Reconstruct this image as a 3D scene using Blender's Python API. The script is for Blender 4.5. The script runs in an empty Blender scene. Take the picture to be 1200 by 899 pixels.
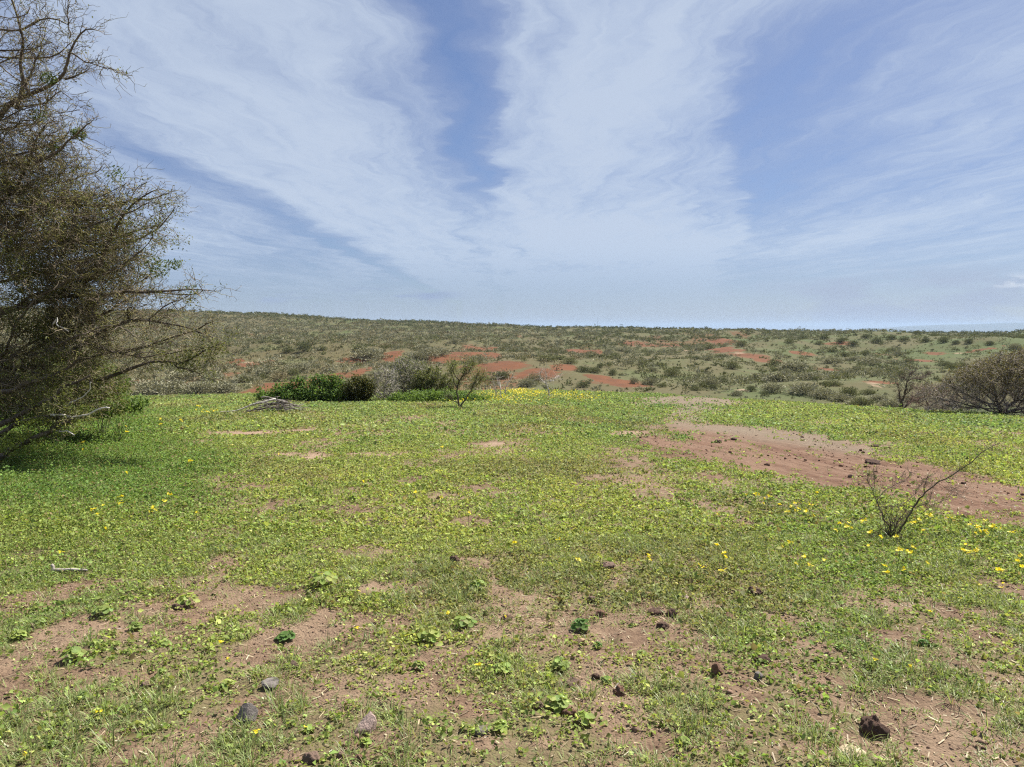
import bpy, math, random
import numpy as np
from mathutils import Vector

R = np.random.default_rng(7)
random.seed(7)
scene = bpy.context.scene
COL = scene.collection

# ------------------------------------------------------------------ camera model
EYE, FPX, CX, CY = 1.65, 832.0, 600.0, 449.5
PITCH = math.atan(63.5 / FPX)
CP, SP = math.cos(PITCH), math.sin(PITCH)


def raydir(px, py):
    a, b = (px - CX) / FPX, (CY - py) / FPX
    return np.array([a, CP + b * SP, -SP + b * CP])


def at(px, py, dist):
    """world point seen at a pixel of the photograph, dist metres ahead (along Y)"""
    d = raydir(px, py)
    return np.array([0, 0, EYE]) + d * (dist / d[1])


# ------------------------------------------------------------------ noise
def hash2(ix, iy, seed):
    n = (ix * 374761393 + iy * 668265263 + seed * 974634777) & 0xFFFFFFFF
    n = ((n ^ (n >> 13)) * 1274126177) & 0xFFFFFFFF
    return ((n ^ (n >> 16)) & 0xFFFF) / 65535.0


def vnoise(x, y, seed=0):
    x = np.asarray(x, float); y = np.asarray(y, float)
    ix = np.floor(x).astype(np.int64); iy = np.floor(y).astype(np.int64)
    fx, fy = x - ix, y - iy
    fx = fx * fx * fx * (fx * (fx * 6 - 15) + 10); fy = fy * fy * fy * (fy * (fy * 6 - 15) + 10)
    a = hash2(ix, iy, seed); b = hash2(ix + 1, iy, seed); c = hash2(ix, iy + 1, seed); d = hash2(ix + 1, iy + 1, seed)
    return (a + (b - a) * fx) * (1 - fy) + (c + (d - c) * fx) * fy


def fbm(x, y, octv=4, seed=0):
    s, a, t = 0.0, 0.5, 0.0
    for o in range(octv):
        s = s + a * vnoise(x, y, seed + o * 17); t += a
        c, sn = 1.6, 1.2
        x, y = c * np.asarray(x) - sn * np.asarray(y) + 3.1, sn * np.asarray(x) + c * np.asarray(y) - 7.7
        a *= 0.5
    return s / t


def sstep(a, b, x):
    t = np.clip((np.asarray(x, float) - a) / (b - a), 0, 1)
    return t * t * (3 - 2 * t)


# ------------------------------------------------------------------ terrain
LIP_U = np.array([-2.0, -0.7, -0.45, -0.2, 0.05, 0.18, 0.30, 0.48, 0.72, 0.9, 2.0])
LIP_D = np.array([28, 29, 30, 31.5, 34.5, 32.5, 28.0, 23.0, 17.8, 16.0, 14.0])
FD = np.array([-9e3, 0, 40, 60, 90, 150, 250, 400, 550, 690, 780, 1200, 3000, 9000.])
FZ = np.array([-8., -8, -8.6, -9.2, -8.6, -7.6, -7.2, -4.4, -1.8, 0.6, 0.0, -14, -60, -75.])


RIDGES = [(at(980, 440, 125), at(1230, 428, 175), 15, 3.6), (at(880, 412, 265), at(1030, 405, 330), 24, 3.0), (at(1040, 415, 320), at(1230, 420, 230), 22, 3.8), (at(230, 415, 240), at(430, 424, 205), 18, 4.0), (at(500, 425, 150), at(800, 432, 180), 20, 2.4), (at(560, 400, 380), at(900, 400, 430), 30, 3.0)]


def height(x, y):
    x = np.asarray(x, float); y = np.asarray(y, float)
    d = np.hypot(x, y)
    yy = np.maximum(y, 1.0)
    u = np.clip(x / yy, -2, 2)
    plate = -0.04 * np.maximum(y, -5) + 0.10 * (fbm(x / 7, y / 7, 3, 5) - 0.5) * sstep(2, 9, d)
    # small relief of the bare ground near the viewer
    nearw = 1 - sstep(9, 22, d)
    plate = plate + nearw * (0.050 * (fbm(x / 0.55, y / 0.55, 3, 21) - 0.5) + 0.030 * (fbm(x / 0.13, y / 0.13, 3, 31) - 0.5))
    lip = np.interp(u, LIP_U, LIP_D) + 2.2 * (fbm(x / 6, y / 9, 3, 44) - 0.5)
    s = np.where(y > 0, y, -5) - lip
    drop = np.where(s > 0, 0.16 * np.minimum(s, 8) * sstep(-1, 8, s) + 0.24 * np.maximum(s - 8, 0), 0)
    near = plate - np.minimum(drop, 9.0)
    F = np.interp(d, FD, FZ)
    hillw = sstep(70, 200, d) * (1 - sstep(900, 1500, d))
    F = F + hillw * (8.5 * (fbm(x / 130 + 3.3, y / 120 + 1.7, 4, 61) - 0.5) + 3.0 * (fbm(x / 33, y / 42, 3, 71) - 0.5))
    for (a, b, w_, h_) in RIDGES:
        e0, e1 = b[0] - a[0], b[1] - a[1]
        tt = np.clip(((x - a[0]) * e0 + (y - a[1]) * e1) / (e0 * e0 + e1 * e1), 0, 1)
        q = np.hypot(x - a[0] - tt * e0, y - a[1] - tt * e1) / (w_ * (0.8 + 0.5 * fbm(x / 30, y / 30, 2, 83)))
        F = F + h_ * np.exp(-q * q) * (0.45 + 0.55 * np.sin(np.pi * (0.12 + 0.76 * tt)))
    F = F + hillw * 1.2 * (fbm(x / 12, y / 12, 2, 77) - 0.5)
    F = F + 14.5 * sstep(0.15, -0.5, u) * sstep(240, 660, d) * (1 - sstep(900, 1600, d))
    F = F - 4.2 * sstep(0.34, 0.60, u) * sstep(420, 640, d) * (1 - sstep(900, 1600, d))
    F = F + 5.0 * sstep(0.66, 0.78, u) * sstep(500, 750, d) * (1 - sstep(900, 1600, d))
    t = sstep(6, 38, s)
    return near * (1 - t) + np.minimum(F, 60) * t


def ground(px, py, dmin=0.6, dmax=1500.0):
    """first terrain hit of the ray through a pixel, beyond dmin"""
    r = raydir(px, py); r = r / r[1]
    ds = np.geomspace(dmin, dmax, 3000)
    z = EYE + r[2] * ds
    h = height(r[0] * ds, ds)
    k = np.nonzero(z <= h)[0]
    i = k[0] if len(k) else len(ds) - 1
    d = ds[i]
    return np.array([r[0] * d, d, float(height(r[0] * d, d))])


# ------------------------------------------------------------------ ground zones (in metres, on the ground)
def ellipses(lst, dmin=0.6, shrink=1.0):
    out = []
    for (px, py, rx, ry) in lst:
        c = ground(px, py, dmin)
        n = ground(px, py + ry, dmin); f = ground(px, py - ry, dmin)
        out.append((c[0], c[1], max(rx / FPX * c[1], 0.02) * shrink, max(0.5 * abs(f[1] - n[1]), 0.02) * shrink))
    return out


def ell_mask(E, x, y, soft=0.45, wob=0.55, nscale=None, seed=3):
    m = np.zeros_like(x)
    for (cx, cy, rx, ry) in E:
        sel = (np.abs(x - cx) < rx * 2.2) & (np.abs(y - cy) < ry * 2.2)
        if not sel.any():
            continue
        xs, ys = x[sel], y[sel]
        sc = min(rx, ry) * 0.9 + 0.02
        n = fbm(xs / sc, ys / (sc * 1.3), 3, seed)
        q = np.hypot((xs - cx) / rx, (ys - cy) / ry) + wob * 2 * (n - 0.5)
        m[sel] = np.maximum(m[sel], 1 - sstep(1 - soft, 1 + soft, q))
    return m


def poly_sd(P, x, y):
    P = np.asarray(P); inside = np.zeros(x.shape, bool); best = np.full(x.shape, 1e9)
    for i in range(len(P)):
        a, b = P[i], P[(i + 1) % len(P)]
        e = b - a
        t = np.clip(((x - a[0]) * e[0] + (y - a[1]) * e[1]) / (e @ e), 0, 1)
        best = np.minimum(best, np.hypot(x - a[0] - t * e[0], y - a[1] - t * e[1]))
        c = (a[1] > y) != (b[1] > y)
        xin = a[0] + (y - a[1]) / (e[1] if abs(e[1]) > 1e-9 else 1e-9) * e[0]
        inside ^= c & (x < xin)
    return np.where(inside, -best, best)


BARE = ellipses([
    (200, 717, 60, 26), (200, 742, 45, 15), (60, 806, 75, 13), (110, 790, 40, 9), (160, 793, 30, 11), (30, 705, 40, 15), (290, 833, 34, 20), (233, 857, 24, 20), (362, 807, 50, 24),
    (367, 750, 44, 26), (127, 862, 36, 11), (200, 889, 80, 15), (335, 888, 34, 11), (12, 828, 26, 18), (205, 684, 40, 8), (100, 690, 50, 8),
    (483, 807, 34, 26), (415, 747, 28, 26), (477, 730, 28, 16), (405, 818, 20, 16), (440, 872, 48, 24), (557, 828, 36, 13), (687, 750, 50, 26),
    (707, 790, 46, 32), (733, 838, 42, 32), (752, 875, 42, 26), (773, 723, 42, 20), (690, 828, 26, 15), (567, 870, 30, 9), (600, 710, 28, 12), (540, 735, 22, 8),
    (1023, 707, 42, 11), (1083, 747, 80, 13), (1100, 777, 50, 13), (947, 757, 30, 11), (973, 797, 26, 12), (917, 783, 30, 10), (867, 813, 36, 12),
    (1033, 823, 70, 15), (1107, 837, 60, 17), (1050, 873, 84, 16), (1167, 880, 60, 17), (950, 840, 32, 12), (910, 727, 25, 9), (1183, 803, 32, 12), (960, 880, 50, 10),
    (807, 740, 20, 22), (867, 860, 36, 9), (833, 710, 26, 9), (808, 658, 24, 6), (1140, 720, 36, 6), (930, 655, 24, 4), (830, 875, 25, 9), (640, 870, 22, 8),
    (415, 597, 24, 8), (305, 599, 16, 6), (560, 572, 28, 4), (335, 590, 26, 4), (250, 630, 34, 8), (480, 563, 18, 4), (720, 562, 42, 7), (775, 578, 32, 9), (850, 605, 26, 10), (825, 590, 14, 5),
    (575, 521, 28, 4), (490, 490, 30, 4), (525, 497, 22, 4), (440, 650, 30, 7), (560, 660, 26, 6), (650, 510, 20, 3), (755, 545, 20, 4), (460, 690, 40, 8), (345, 700, 30, 8), (150, 735, 60, 16), (300, 770, 40, 12), (520, 770, 36, 10), (620, 760, 30, 10), (60, 770, 40, 10)], 0.6, 0.97)
PALE = ellipses([(365, 534, 46, 4), (420, 533, 30, 3), (470, 532, 36, 3), (235, 518, 30, 3), (290, 508, 40, 3), (215, 515, 18, 2), (350, 505, 34, 2), (575, 521, 14, 2.5), (735, 508, 24, 3)], 0.6, 0.85)
TRACK = [ground(px, py)[:2] for px, py in [(774, 515), (800, 527), (835, 540), (900, 556), (960, 566), (1030, 578), (1100, 596), (1210, 626), (1260, 640), (1260, 585), (1200, 572), (1130, 557), (1070, 546), (1000, 527), (950, 515), (890, 507), (850, 502), (800, 496)]]
GRAVEL = [ground(px, py)[:2] for px, py in [(735, 466), (780, 464.5), (830, 466), (890, 471), (850, 478), (836, 488), (870, 497), (960, 512), (1040, 530), (1010, 533), (930, 520), (850, 508), (800, 505), (780, 495), (760, 480)]]
LUSH = [ground(px, py)[:2] for px, py in [(-200, 480), (60, 474), (150, 474), (215, 480), (240, 500), (270, 540), (265, 590), (200, 640), (160, 668), (60, 672), (-120, 680)]]


def zones(x, y):
    """bare soil, red track, grey gravel, pale dust, lush herbs: 0..1 each, on the plateau"""
    w = 0.5 * (fbm(x / 0.8, y / 1.2, 3, 91) - 0.5)
    bare = ell_mask(BARE, x, y)
    pale = ell_mask(PALE, x, y, 0.6, 0.8, seed=8)
    w2 = 1.6 * (fbm(x / 1.3, y / 2.2, 4, 93) - 0.5)
    track = 1 - sstep(-0.75, 0.45, poly_sd(TRACK, x, y) + w2 * 1.1 + 1.7 * (fbm(x / 0.35, y / 0.6, 4, 95) - 0.5) - 0.40)
    grav = (1 - sstep(-1.4, 1.0, poly_sd(GRAVEL, x, y) + 1.7 * w2)) * 0.95
    lush = 1 - sstep(-1.5, 0.7, poly_sd(LUSH, x, y) + 2.4 * w + 1.2 * (fbm(x / 2.2, y / 3.0, 3, 97) - 0.5))
    return bare, track, grav, pale, lush


def vegdens(x, y):
    bare, track, grav, pale, lush = zones(x, y)
    d = np.hypot(x, y)
    n = fbm(x / 0.45, y / 0.6, 4, 101)
    m = fbm(x / 2.4, y / 3.4, 3, 105)
    base = sstep(0.27, 0.55, n + 0.35 * (m - 0.5) + 0.14 * sstep(4.0, 7.0, d))
    far = sstep(6, 10, d)
    base = base * (1 - far) + far * (0.35 + 0.65 * sstep(0.32, 0.52, fbm(x / 0.9, y / 1.5, 4, 107)))
    v = base * (1 - 0.80 * bare) * (1 - 0.975 * track) * (1 - 0.97 * grav) * (1 - 0.95 * pale)
    return np.maximum(v, lush * 0.95), lush


# ------------------------------------------------------------------ mesh and material helpers
def mesh_np(name, V, faces, mat, tint=None, attrs=None, smooth=False, parent=None, link=True, loc=None):
    V = np.asarray(V, np.float32).reshape(-1, 3)
    faces = [np.asarray(f, np.int32) for f in faces if len(f)]
    me = bpy.data.meshes.new(name)
    me.vertices.add(len(V)); me.vertices.foreach_set("co", V.ravel())
    tot = np.concatenate([np.full(len(f), f.shape[1], np.int32) for f in faces])
    idx = np.concatenate([f.ravel() for f in faces])
    me.loops.add(len(idx)); me.loops.foreach_set("vertex_index", idx)
    me.polygons.add(len(tot))
    me.polygons.foreach_set("loop_start", np.concatenate([[0], np.cumsum(tot)[:-1]]).astype(np.int32))
    if tint is not None:
        a = me.attributes.new("tint", 'FLOAT_COLOR', 'POINT')
        t = np.ones((len(V), 4), np.float32); t[:, :3] = tint
        a.data.foreach_set("color", t.ravel())
    for k, v in (attrs or {}).items():
        a = me.attributes.new(k, 'FLOAT', 'POINT'); a.data.foreach_set("value", np.asarray(v, np.float32))
    me.update(calc_edges=True)
    if smooth:
        me.polygons.foreach_set("use_smooth", np.ones(len(tot), bool))
    me.materials.append(mat)
    o = bpy.data.objects.new(name, me)
    if link:
        COL.objects.link(o)
    if parent is not None:
        o.parent = parent
    if loc is not None:
        o.location = loc
    return o


def tag(o, label=None, cat=None, group=None, kind=None):
    for k, v in (("label", label), ("category", cat), ("group", group), ("kind", kind)):
        if v:
            o[k] = v
    return o


def thing(name, label, cat, loc=(0, 0, 0), rz=0.0, group=None):
    o = bpy.data.objects.new(name, None); COL.objects.link(o)
    o.empty_display_size = 0.1
    o.location = [float(c) for c in loc]; o.rotation_euler = (0, 0, rz)
    return tag(o, label, cat, group)


def dup(root, loc, rz, sc=1.0, label=None, group=None, tilt=(0, 0)):
    r = root.copy(); COL.objects.link(r)
    r.location = [float(c) for c in loc]; r.rotation_euler = (tilt[0], tilt[1], rz); r.scale = (sc,) * 3 if np.isscalar(sc) else sc
    for ch in root.children:
        c = ch.copy(); COL.objects.link(c); c.parent = r
    if label: r["label"] = label
    if group: r["group"] = group
    return r


class NT:
    """tiny node-tree writer"""
    def __init__(s, tree):
        s.t = tree; tree.nodes.clear()
    def n(s, typ, **kw):
        nd = s.t.nodes.new(typ)
        ins = kw.pop("ins", {})
        for k, v in kw.items(): setattr(nd, k, v)
        for k, v in ins.items(): s.set(nd, k, v)
        return nd
    def set(s, nd, k, v):
        sock = nd.inputs[k]
        if isinstance(v, bpy.types.NodeSocket): s.t.links.new(v, sock)
        elif v is not None: sock.default_value = v
    def m(s, op, a, b=None, c=None, clamp=False):
        nd = s.t.nodes.new("ShaderNodeMath"); nd.operation = op; nd.use_clamp = clamp
        for i, v in enumerate((a, b, c)):
            if v is not None: s.set(nd, i, v)
        return nd.outputs[0]
    def mr(s, v, a, b, c=0.0, d=1.0, smooth=True):
        nd = s.n("ShaderNodeMapRange", interpolation_type='SMOOTHSTEP' if smooth else 'LINEAR')
        for k, x in zip(("Value", "From Min", "From Max", "To Min", "To Max"), (v, a, b, c, d)): s.set(nd, k, x)
        return nd.outputs[0]
    def mix(s, f, a, b, blend='MIX'):
        nd = s.n("ShaderNodeMix", data_type='RGBA', blend_type=blend)
        s.set(nd, 0, f)
        for k, v in ((6, a), (7, b)):
            s.set(nd, k, (*v, 1.0) if isinstance(v, tuple) and len(v) == 3 else v)
        return nd.outputs[2]
    def noise(s, vec, scale, detail=4.0, rough=0.55, dist=0.0, col=False):
        nd = s.n("ShaderNodeTexNoise", ins={"Vector": vec, "Scale": scale, "Detail": detail, "Roughness": rough, "Distortion": dist})
        return nd.outputs["Color" if col else "Fac"]
    def attr(s, name, out="Fac"):
        return s.n("ShaderNodeAttribute", attribute_name=name).outputs[out]


def new_mat(name):
    m = bpy.data.materials.new(name); m.use_nodes = True
    return m, NT(m.node_tree)


def leaf_mat(name, translucent=0.35, rough=0.55, nscale=6.0, var=0.35, spec=0.25):
    """foliage whose own colour comes from the tint attribute, with fine variation"""
    m, t = new_mat(name)
    co = t.n("ShaderNodeTexCoord").outputs["Object"]
    tint = t.attr("tint", "Color")
    v = t.mr(t.noise(co, nscale, 3), 0.25, 0.75, 1 - var, 1 + var, False)
    c = t.mix(1.0, tint, t.n("ShaderNodeCombineColor", ins={0: v, 1: v, 2: v}).outputs[0], 'MULTIPLY')
    p = t.n("ShaderNodeBsdfPrincipled", ins={"Base Color": c, "Roughness": rough, "Specular IOR Level": spec})
    if translucent > 0:
        tc = t.mix(1.0, c, (1.2, 1.2, 0.7), 'MULTIPLY')
        tr = t.n("ShaderNodeBsdfTranslucent", ins={"Color": tc})
        mx = t.n("ShaderNodeMixShader", ins={0: translucent, 1: p.outputs[0], 2: tr.outputs[0]}).outputs[0]
    else:
        mx = p.outputs[0]
    t.n("ShaderNodeOutputMaterial", ins={"Surface": mx})
    return m


def stone_mat(name, a, b, scale=18.0, bump=0.6):
    m, t = new_mat(name)
    co = t.n("ShaderNodeTexCoord").outputs["Object"]
    n1 = t.noise(co, scale, 6, 0.65)
    n2 = t.noise(co, scale * 4, 4, 0.7)
    c = t.mix(t.mr(n1, 0.3, 0.7), a, b)
    c = t.mix(t.mr(n2, 0.55, 0.75, 0, 0.5), c, tuple(x * 0.55 for x in a))
    bp = t.n("ShaderNodeBump", ins={"Strength": bump, "Distance": 0.01, "Height": t.m('ADD', n1, n2)})
    p = t.n("ShaderNodeBsdfPrincipled", ins={"Base Color": c, "Roughness": 0.92, "Specular IOR Level": 0.2, "Normal": bp.outputs[0]})
    t.n("ShaderNodeOutputMaterial", ins={"Surface": p.outputs[0]})
    return m


def bark_mat(name, a, b, scale=9.0):
    m, t = new_mat(name)
    co = t.n("ShaderNodeTexCoord").outputs["Object"]
    n1 = t.noise(co, scale, 5, 0.65)
    n2 = t.noise(co, 1.1, 2, 0.5)
    c = t.mix(t.mr(t.m('ADD', t.m('MULTIPLY', n1, 0.6), t.m('MULTIPLY', n2, 0.4)), 0.35, 0.65), a, b)
    bp = t.n("ShaderNodeBump", ins={"Strength": 0.5, "Distance": 0.01, "Height": t.noise(co, scale * 5, 3)})
    p = t.n("ShaderNodeBsdfPrincipled", ins={"Base Color": c, "Roughness": 0.9, "Specular IOR Level": 0.15, "Normal": bp.outputs[0]})
    t.n("ShaderNodeOutputMaterial", ins={"Surface": p.outputs[0]})
    return m

# ------------------------------------------------------------------ tubes, twigs, crowns
class Geo:
    def __init__(s):
        s.V, s.Q, s.T, s.C, s.n = [], [], [], [], 0
    def add(s, V, Q=None, T=None, C=None):
        V = np.asarray(V, float).reshape(-1, 3)
        s.V.append(V)
        if Q is not None and len(Q): s.Q.append(np.asarray(Q) + s.n)
        if T is not None and len(T): s.T.append(np.asarray(T) + s.n)
        s.C.append(np.broadcast_to(np.asarray(C if C is not None else (1, 1, 1), float), (len(V), 3)))
        s.n += len(V)
    def arrays(s):
        V = np.concatenate(s.V) if s.V else np.zeros((0, 3))
        F = []
        if s.Q: F.append(np.concatenate(s.Q))
        if s.T: F.append(np.concatenate(s.T))
        return V, F, np.concatenate(s.C)
    def build(s, name, mat, tint=False, origin=None, **kw):
        V, F, C = s.arrays()
        if origin is not None: V = V - np.asarray(origin)
        return mesh_np(name, V, F, mat, tint=C if tint else None, **kw)


def frames(T):
    """two unit vectors square to each direction in T (N,3)"""
    ref = np.where(np.abs(T[:, 2:3]) < 0.9, np.array([[0, 0, 1.0]]), np.array([[1.0, 0, 0]]))
    A = np.cross(T, ref); A /= np.linalg.norm(A, axis=1, keepdims=True) + 1e-9
    return A, np.cross(T, A)


def tube(g, P, r, sides=6, col=None, cap=True):
    P = np.asarray(P, float); n = len(P)
    r = np.broadcast_to(np.asarray(r, float), (n,)) if np.ndim(r) else np.full(n, r)
    T = np.gradient(P, axis=0); T /= np.linalg.norm(T, axis=1, keepdims=True) + 1e-9
    # carry the frame along the chain
    A = np.zeros_like(T); a, _ = frames(T[:1]); A[0] = a[0]
    for i in range(1, n):
        v = A[i - 1] - T[i] * (A[i - 1] @ T[i]); A[i] = v / (np.linalg.norm(v) + 1e-9)
    B = np.cross(T, A)
    th = np.arange(sides) / sides * 2 * np.pi
    V = P[:, None] + r[:, None, None] * (A[:, None] * np.cos(th)[None, :, None] + B[:, None] * np.sin(th)[None, :, None])
    V = V.reshape(-1, 3)
    i = np.arange(n - 1)[:, None] * sides; k = np.arange(sides)[None]; k2 = (k + 1) % sides
    Q = np.stack([i + k, i + k2, i + sides + k2, i + sides + k], -1).reshape(-1, 4)
    T3 = []
    if cap:
        V = np.vstack([V, P[0] - T[0] * r[0] * 0.3, P[-1] + T[-1] * r[-1] * 0.8])
        a0, a1, e = n * sides, n * sides + 1, (n - 1) * sides
        T3 = [(a0, (j + 1) % sides, j) for j in range(sides)] + [(a1, e + j, e + (j + 1) % sides) for j in range(sides)]
    g.add(V, Q, T3, col)


def wiggle(P, n, amp, seed=None):
    """resample a polyline to n points with a natural wobble"""
    P = np.asarray(P, float)
    L = np.concatenate([[0], np.cumsum(np.linalg.norm(np.diff(P, axis=0), axis=1))])
    s = np.linspace(0, L[-1], n)
    Q = np.stack([np.interp(s, L, P[:, k]) for k in range(3)], 1)
    if n > 4:
        for _ in range(2):
            Q[1:-1] = 0.25 * Q[:-2] + 0.5 * Q[1:-1] + 0.25 * Q[2:]
    W = R.normal(0, amp, (n, 3)); W[0] = 0
    W[1:-1] = 0.3 * W[:-2] + 0.6 * W[1:-1] + 0.3 * W[2:]
    return Q + W


def twigs(g, S, D, L, r, seg=4, zig=0.35, col=None, taper=0.35):
    """a batch of thin three-sided zigzag twigs: starts S, directions D, lengths L"""
    N = len(S)
    if N == 0: return np.zeros((0, 3)), np.zeros((0, 3))
    D = D / (np.linalg.norm(D, axis=1, keepdims=True) + 1e-9)
    A, B = frames(D)
    P = [np.asarray(S, float)]
    d = D.copy()
    for k in range(seg):
        d = D + R.normal(0, zig, (N, 3)) + 0.2 * d
        d /= np.linalg.norm(d, axis=1, keepdims=True) + 1e-9
        P.append(P[-1] + d * (L / seg)[:, None])
    P = np.stack(P, 1)                                             # N, seg+1, 3
    rr = np.linspace(1, taper, seg + 1)[None] * np.broadcast_to(r, (N,))[:, None]
    th = np.arange(3) / 3 * 2 * np.pi
    V = P[:, :, None] + rr[:, :, None, None] * (A[:, None, None] * np.cos(th)[None, None, :, None] + B[:, None, None] * np.sin(th)[None, None, :, None])
    base = (np.arange(N) * (seg + 1) * 3)[:, None, None]
    i = (np.arange(seg) * 3)[None, :, None]; k = np.arange(3)[None, None]; k2 = (k + 1) % 3
    Q = np.stack([base + i + k, base + i + k2, base + i + 3 + k2, base + i + 3 + k], -1).reshape(-1, 4)
    C = col
    if col is not None and np.ndim(col) == 2: C = np.repeat(col, (seg + 1) * 3, axis=0)
    g.add(V.reshape(-1, 3), Q, None, C)
    # points along the twigs, to hang more on
    return P[:, 1:].reshape(-1, 3), np.repeat(D, seg, axis=0)


def leaves(g, P, size, col, flat=0.5, elong=1.6, up=None):
    """diamond leaf faces, folded along the middle, at points P with random turns; flat in 0..1 leans them towards level"""
    N = len(P)
    size = np.broadcast_to(size, (N,))
    nrm = R.normal(0, 1, (N, 3)); nrm[:, 2] = np.abs(nrm[:, 2]) * (1 + 4 * flat); nrm /= np.linalg.norm(nrm, axis=1, keepdims=True)
    A, B = frames(nrm); th = R.uniform(0, 2 * np.pi, N)[:, None]
    U = A * np.cos(th) + B * np.sin(th); W = np.cross(nrm, U)
    s = size[:, None]; e = elong
    fold = nrm * s * 0.22
    V = np.stack([P - U * s * e * 0.5, P + W * s * 0.5 + fold + U * s * 0.1, P + U * s * e * 0.5, P - W * s * 0.5 + fold + U * s * 0.1], 1)
    i = (np.arange(N) * 4)[:, None]
    T = np.concatenate([i + np.array([[0, 2, 1]]), i + np.array([[0, 3, 2]])])
    g.add(V.reshape(-1, 3), None, T, np.repeat(np.broadcast_to(col, (N, 3)), 4, axis=0))


def colonize(attr, nodes, parent, step, di, dk, bias=(0, 0, 0), maxit=400, jit=0.12):
    """space colonisation: grow a branching skeleton through a cloud of points"""
    N = [np.asarray(p, float) for p in nodes]; Pn = list(parent)
    attr = np.asarray(attr, float); bias = np.asarray(bias, float)
    near = np.full(len(attr), -1); dist = np.full(len(attr), 1e9)
    def update(start):
        nonlocal near, dist
        new = np.array(N[start:])
        for c in range(0, len(new), 256):
            dd = np.linalg.norm(attr[:, None] - new[None, c:c + 256], axis=2)
            j = dd.argmin(1); dm = dd[np.arange(len(attr)), j]
            better = dm < dist
            near[better] = j[better] + c + start; dist[better] = dm[better]
    update(0)
    # reach the cloud first
    for it in range(maxit):
        if not len(attr): break
        act = dist < di
        if not act.any():
            j = dist.argmin(); b = near[j]; v = attr[j] - N[b]; v /= np.linalg.norm(v)
            N.append(N[b] + v * step); Pn.append(b); update(len(N) - 1); continue
        v = attr[act] - np.array(N)[near[act]]; v /= np.linalg.norm(v, axis=1, keepdims=True) + 1e-9
        uq, inv = np.unique(near[act], return_inverse=True)
        acc = np.zeros((len(uq), 3)); np.add.at(acc, inv, v)
        acc /= np.linalg.norm(acc, axis=1, keepdims=True) + 1e-9
        acc = acc + bias + R.normal(0, jit, acc.shape); acc /= np.linalg.norm(acc, axis=1, keepdims=True) + 1e-9
        s0 = len(N)
        arrN = np.array(N)
        for b, a in zip(uq, acc):
            N.append(arrN[b] + a * step); Pn.append(int(b))
        update(s0)
        keep = dist > dk
        attr, near, dist = attr[keep], near[keep], dist[keep]
        if len(N) > 14000: break
    return np.array(N), np.array(Pn)


def skeleton_tubes(g, N, P, rtip, expo=2.4, rmax=1.0, sides=None, col=None):
    n = len(N); w = np.zeros(n); kids = [[] for _ in range(n)]
    for i in range(n):
        if P[i] >= 0: kids[P[i]].append(i)
    rad = np.zeros(n)
    for i in range(n - 1, -1, -1):
        rad[i] = rtip if not kids[i] else min(sum(rad[k] ** expo for k in kids[i]) ** (1 / expo) * 1.004, rmax)
    stack = [(i, -1) for i in range(n) if P[i] < 0]
    while stack:
        i, pre = stack.pop()
        chain = [pre, i] if pre >= 0 else [i]
        while kids[i]:
            ks = sorted(kids[i], key=lambda k: -rad[k])
            for k in ks[1:]: stack.append((k, i))
            i = ks[0]; chain.append(i)
        if len(chain) < 2: continue
        pts = N[chain].copy(); rr = rad[chain].copy()
        if pre >= 0: rr[0] = min(rr[0], rr[1] * 1.15)
        if len(pts) > 3: pts[1:-1] = 0.25 * pts[:-2] + 0.5 * pts[1:-1] + 0.25 * pts[2:]
        sd = sides or (3 if rr.max() < rtip * 2.2 else 5 if rr.max() < rtip * 6 else 8)
        tube(g, pts, rr, sd, col)
    return rad, kids

# ------------------------------------------------------------------ materials of plants
M_HERB = leaf_mat("herb_leaf", 0.38, 0.62, 25, 0.25, 0.12)
M_BLADE = leaf_mat("grass_blade", 0.35, 0.45, 30, 0.25)
M_SCRUB = leaf_mat("scrub_twigs", 0.12, 0.9, 1.5, 0.3, 0.05)
M_TREE_LEAF = leaf_mat("thorn_tree_leaf", 0.35, 0.6, 8, 0.3)
M_PETAL = leaf_mat("yellow_petal", 0.35, 0.5, 20, 0.08)
M_TWIG = leaf_mat("twig_bark", 0.0, 0.9, 7, 0.3, 0.1)
M_BARK = bark_mat("dark_thorn_bark", (0.055, 0.042, 0.032), (0.17, 0.14, 0.11))
M_PALE = bark_mat("bleached_dead_wood", (0.42, 0.38, 0.33), (0.62, 0.58, 0.52))
M_GREYWOOD = bark_mat("grey_dead_wood", (0.20, 0.17, 0.145), (0.44, 0.40, 0.355))
M_FARBARK = bark_mat("far_scrub_bark", (0.07, 0.06, 0.05), (0.15, 0.13, 0.11), 3)

# ------------------------------------------------------------------ ground sheet
az = np.concatenate([np.linspace(-180, -52, 40)[:-1], np.linspace(-52, -47, 14)[:-1], np.linspace(-47, 47, 820)[:-1], np.linspace(47, 52, 14)[:-1], np.linspace(52, 180, 40)[:-1]])
az = np.radians(az)
rad_ = np.concatenate([np.geomspace(0.6, 1.7, 10)[:-1], np.geomspace(1.7, 40, 420)[:-1], np.geomspace(40, 900, 380)[:-1], np.geomspace(900, 6500, 50)])
NA, NR = len(az), len(rad_)
GX = (np.sin(az)[None] * rad_[:, None]).ravel(); GY = (np.cos(az)[None] * rad_[:, None]).ravel()
GZ = height(GX, GY)
V = np.concatenate([[[0, 0, float(height(0, 0))]], np.stack([GX, GY, GZ], 1)])
i = np.arange(NR - 1)[:, None] * NA; k = np.arange(NA)[None]; k2 = (k + 1) % NA
Q = np.stack([i + k, i + k2, i + NA + k2, i + NA + k], -1).reshape(-1, 4)[:, ::-1] + 1
T = np.stack([np.zeros(NA, int), k2[0] + 1, k[0] + 1], 1)[:, ::-1]

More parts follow.
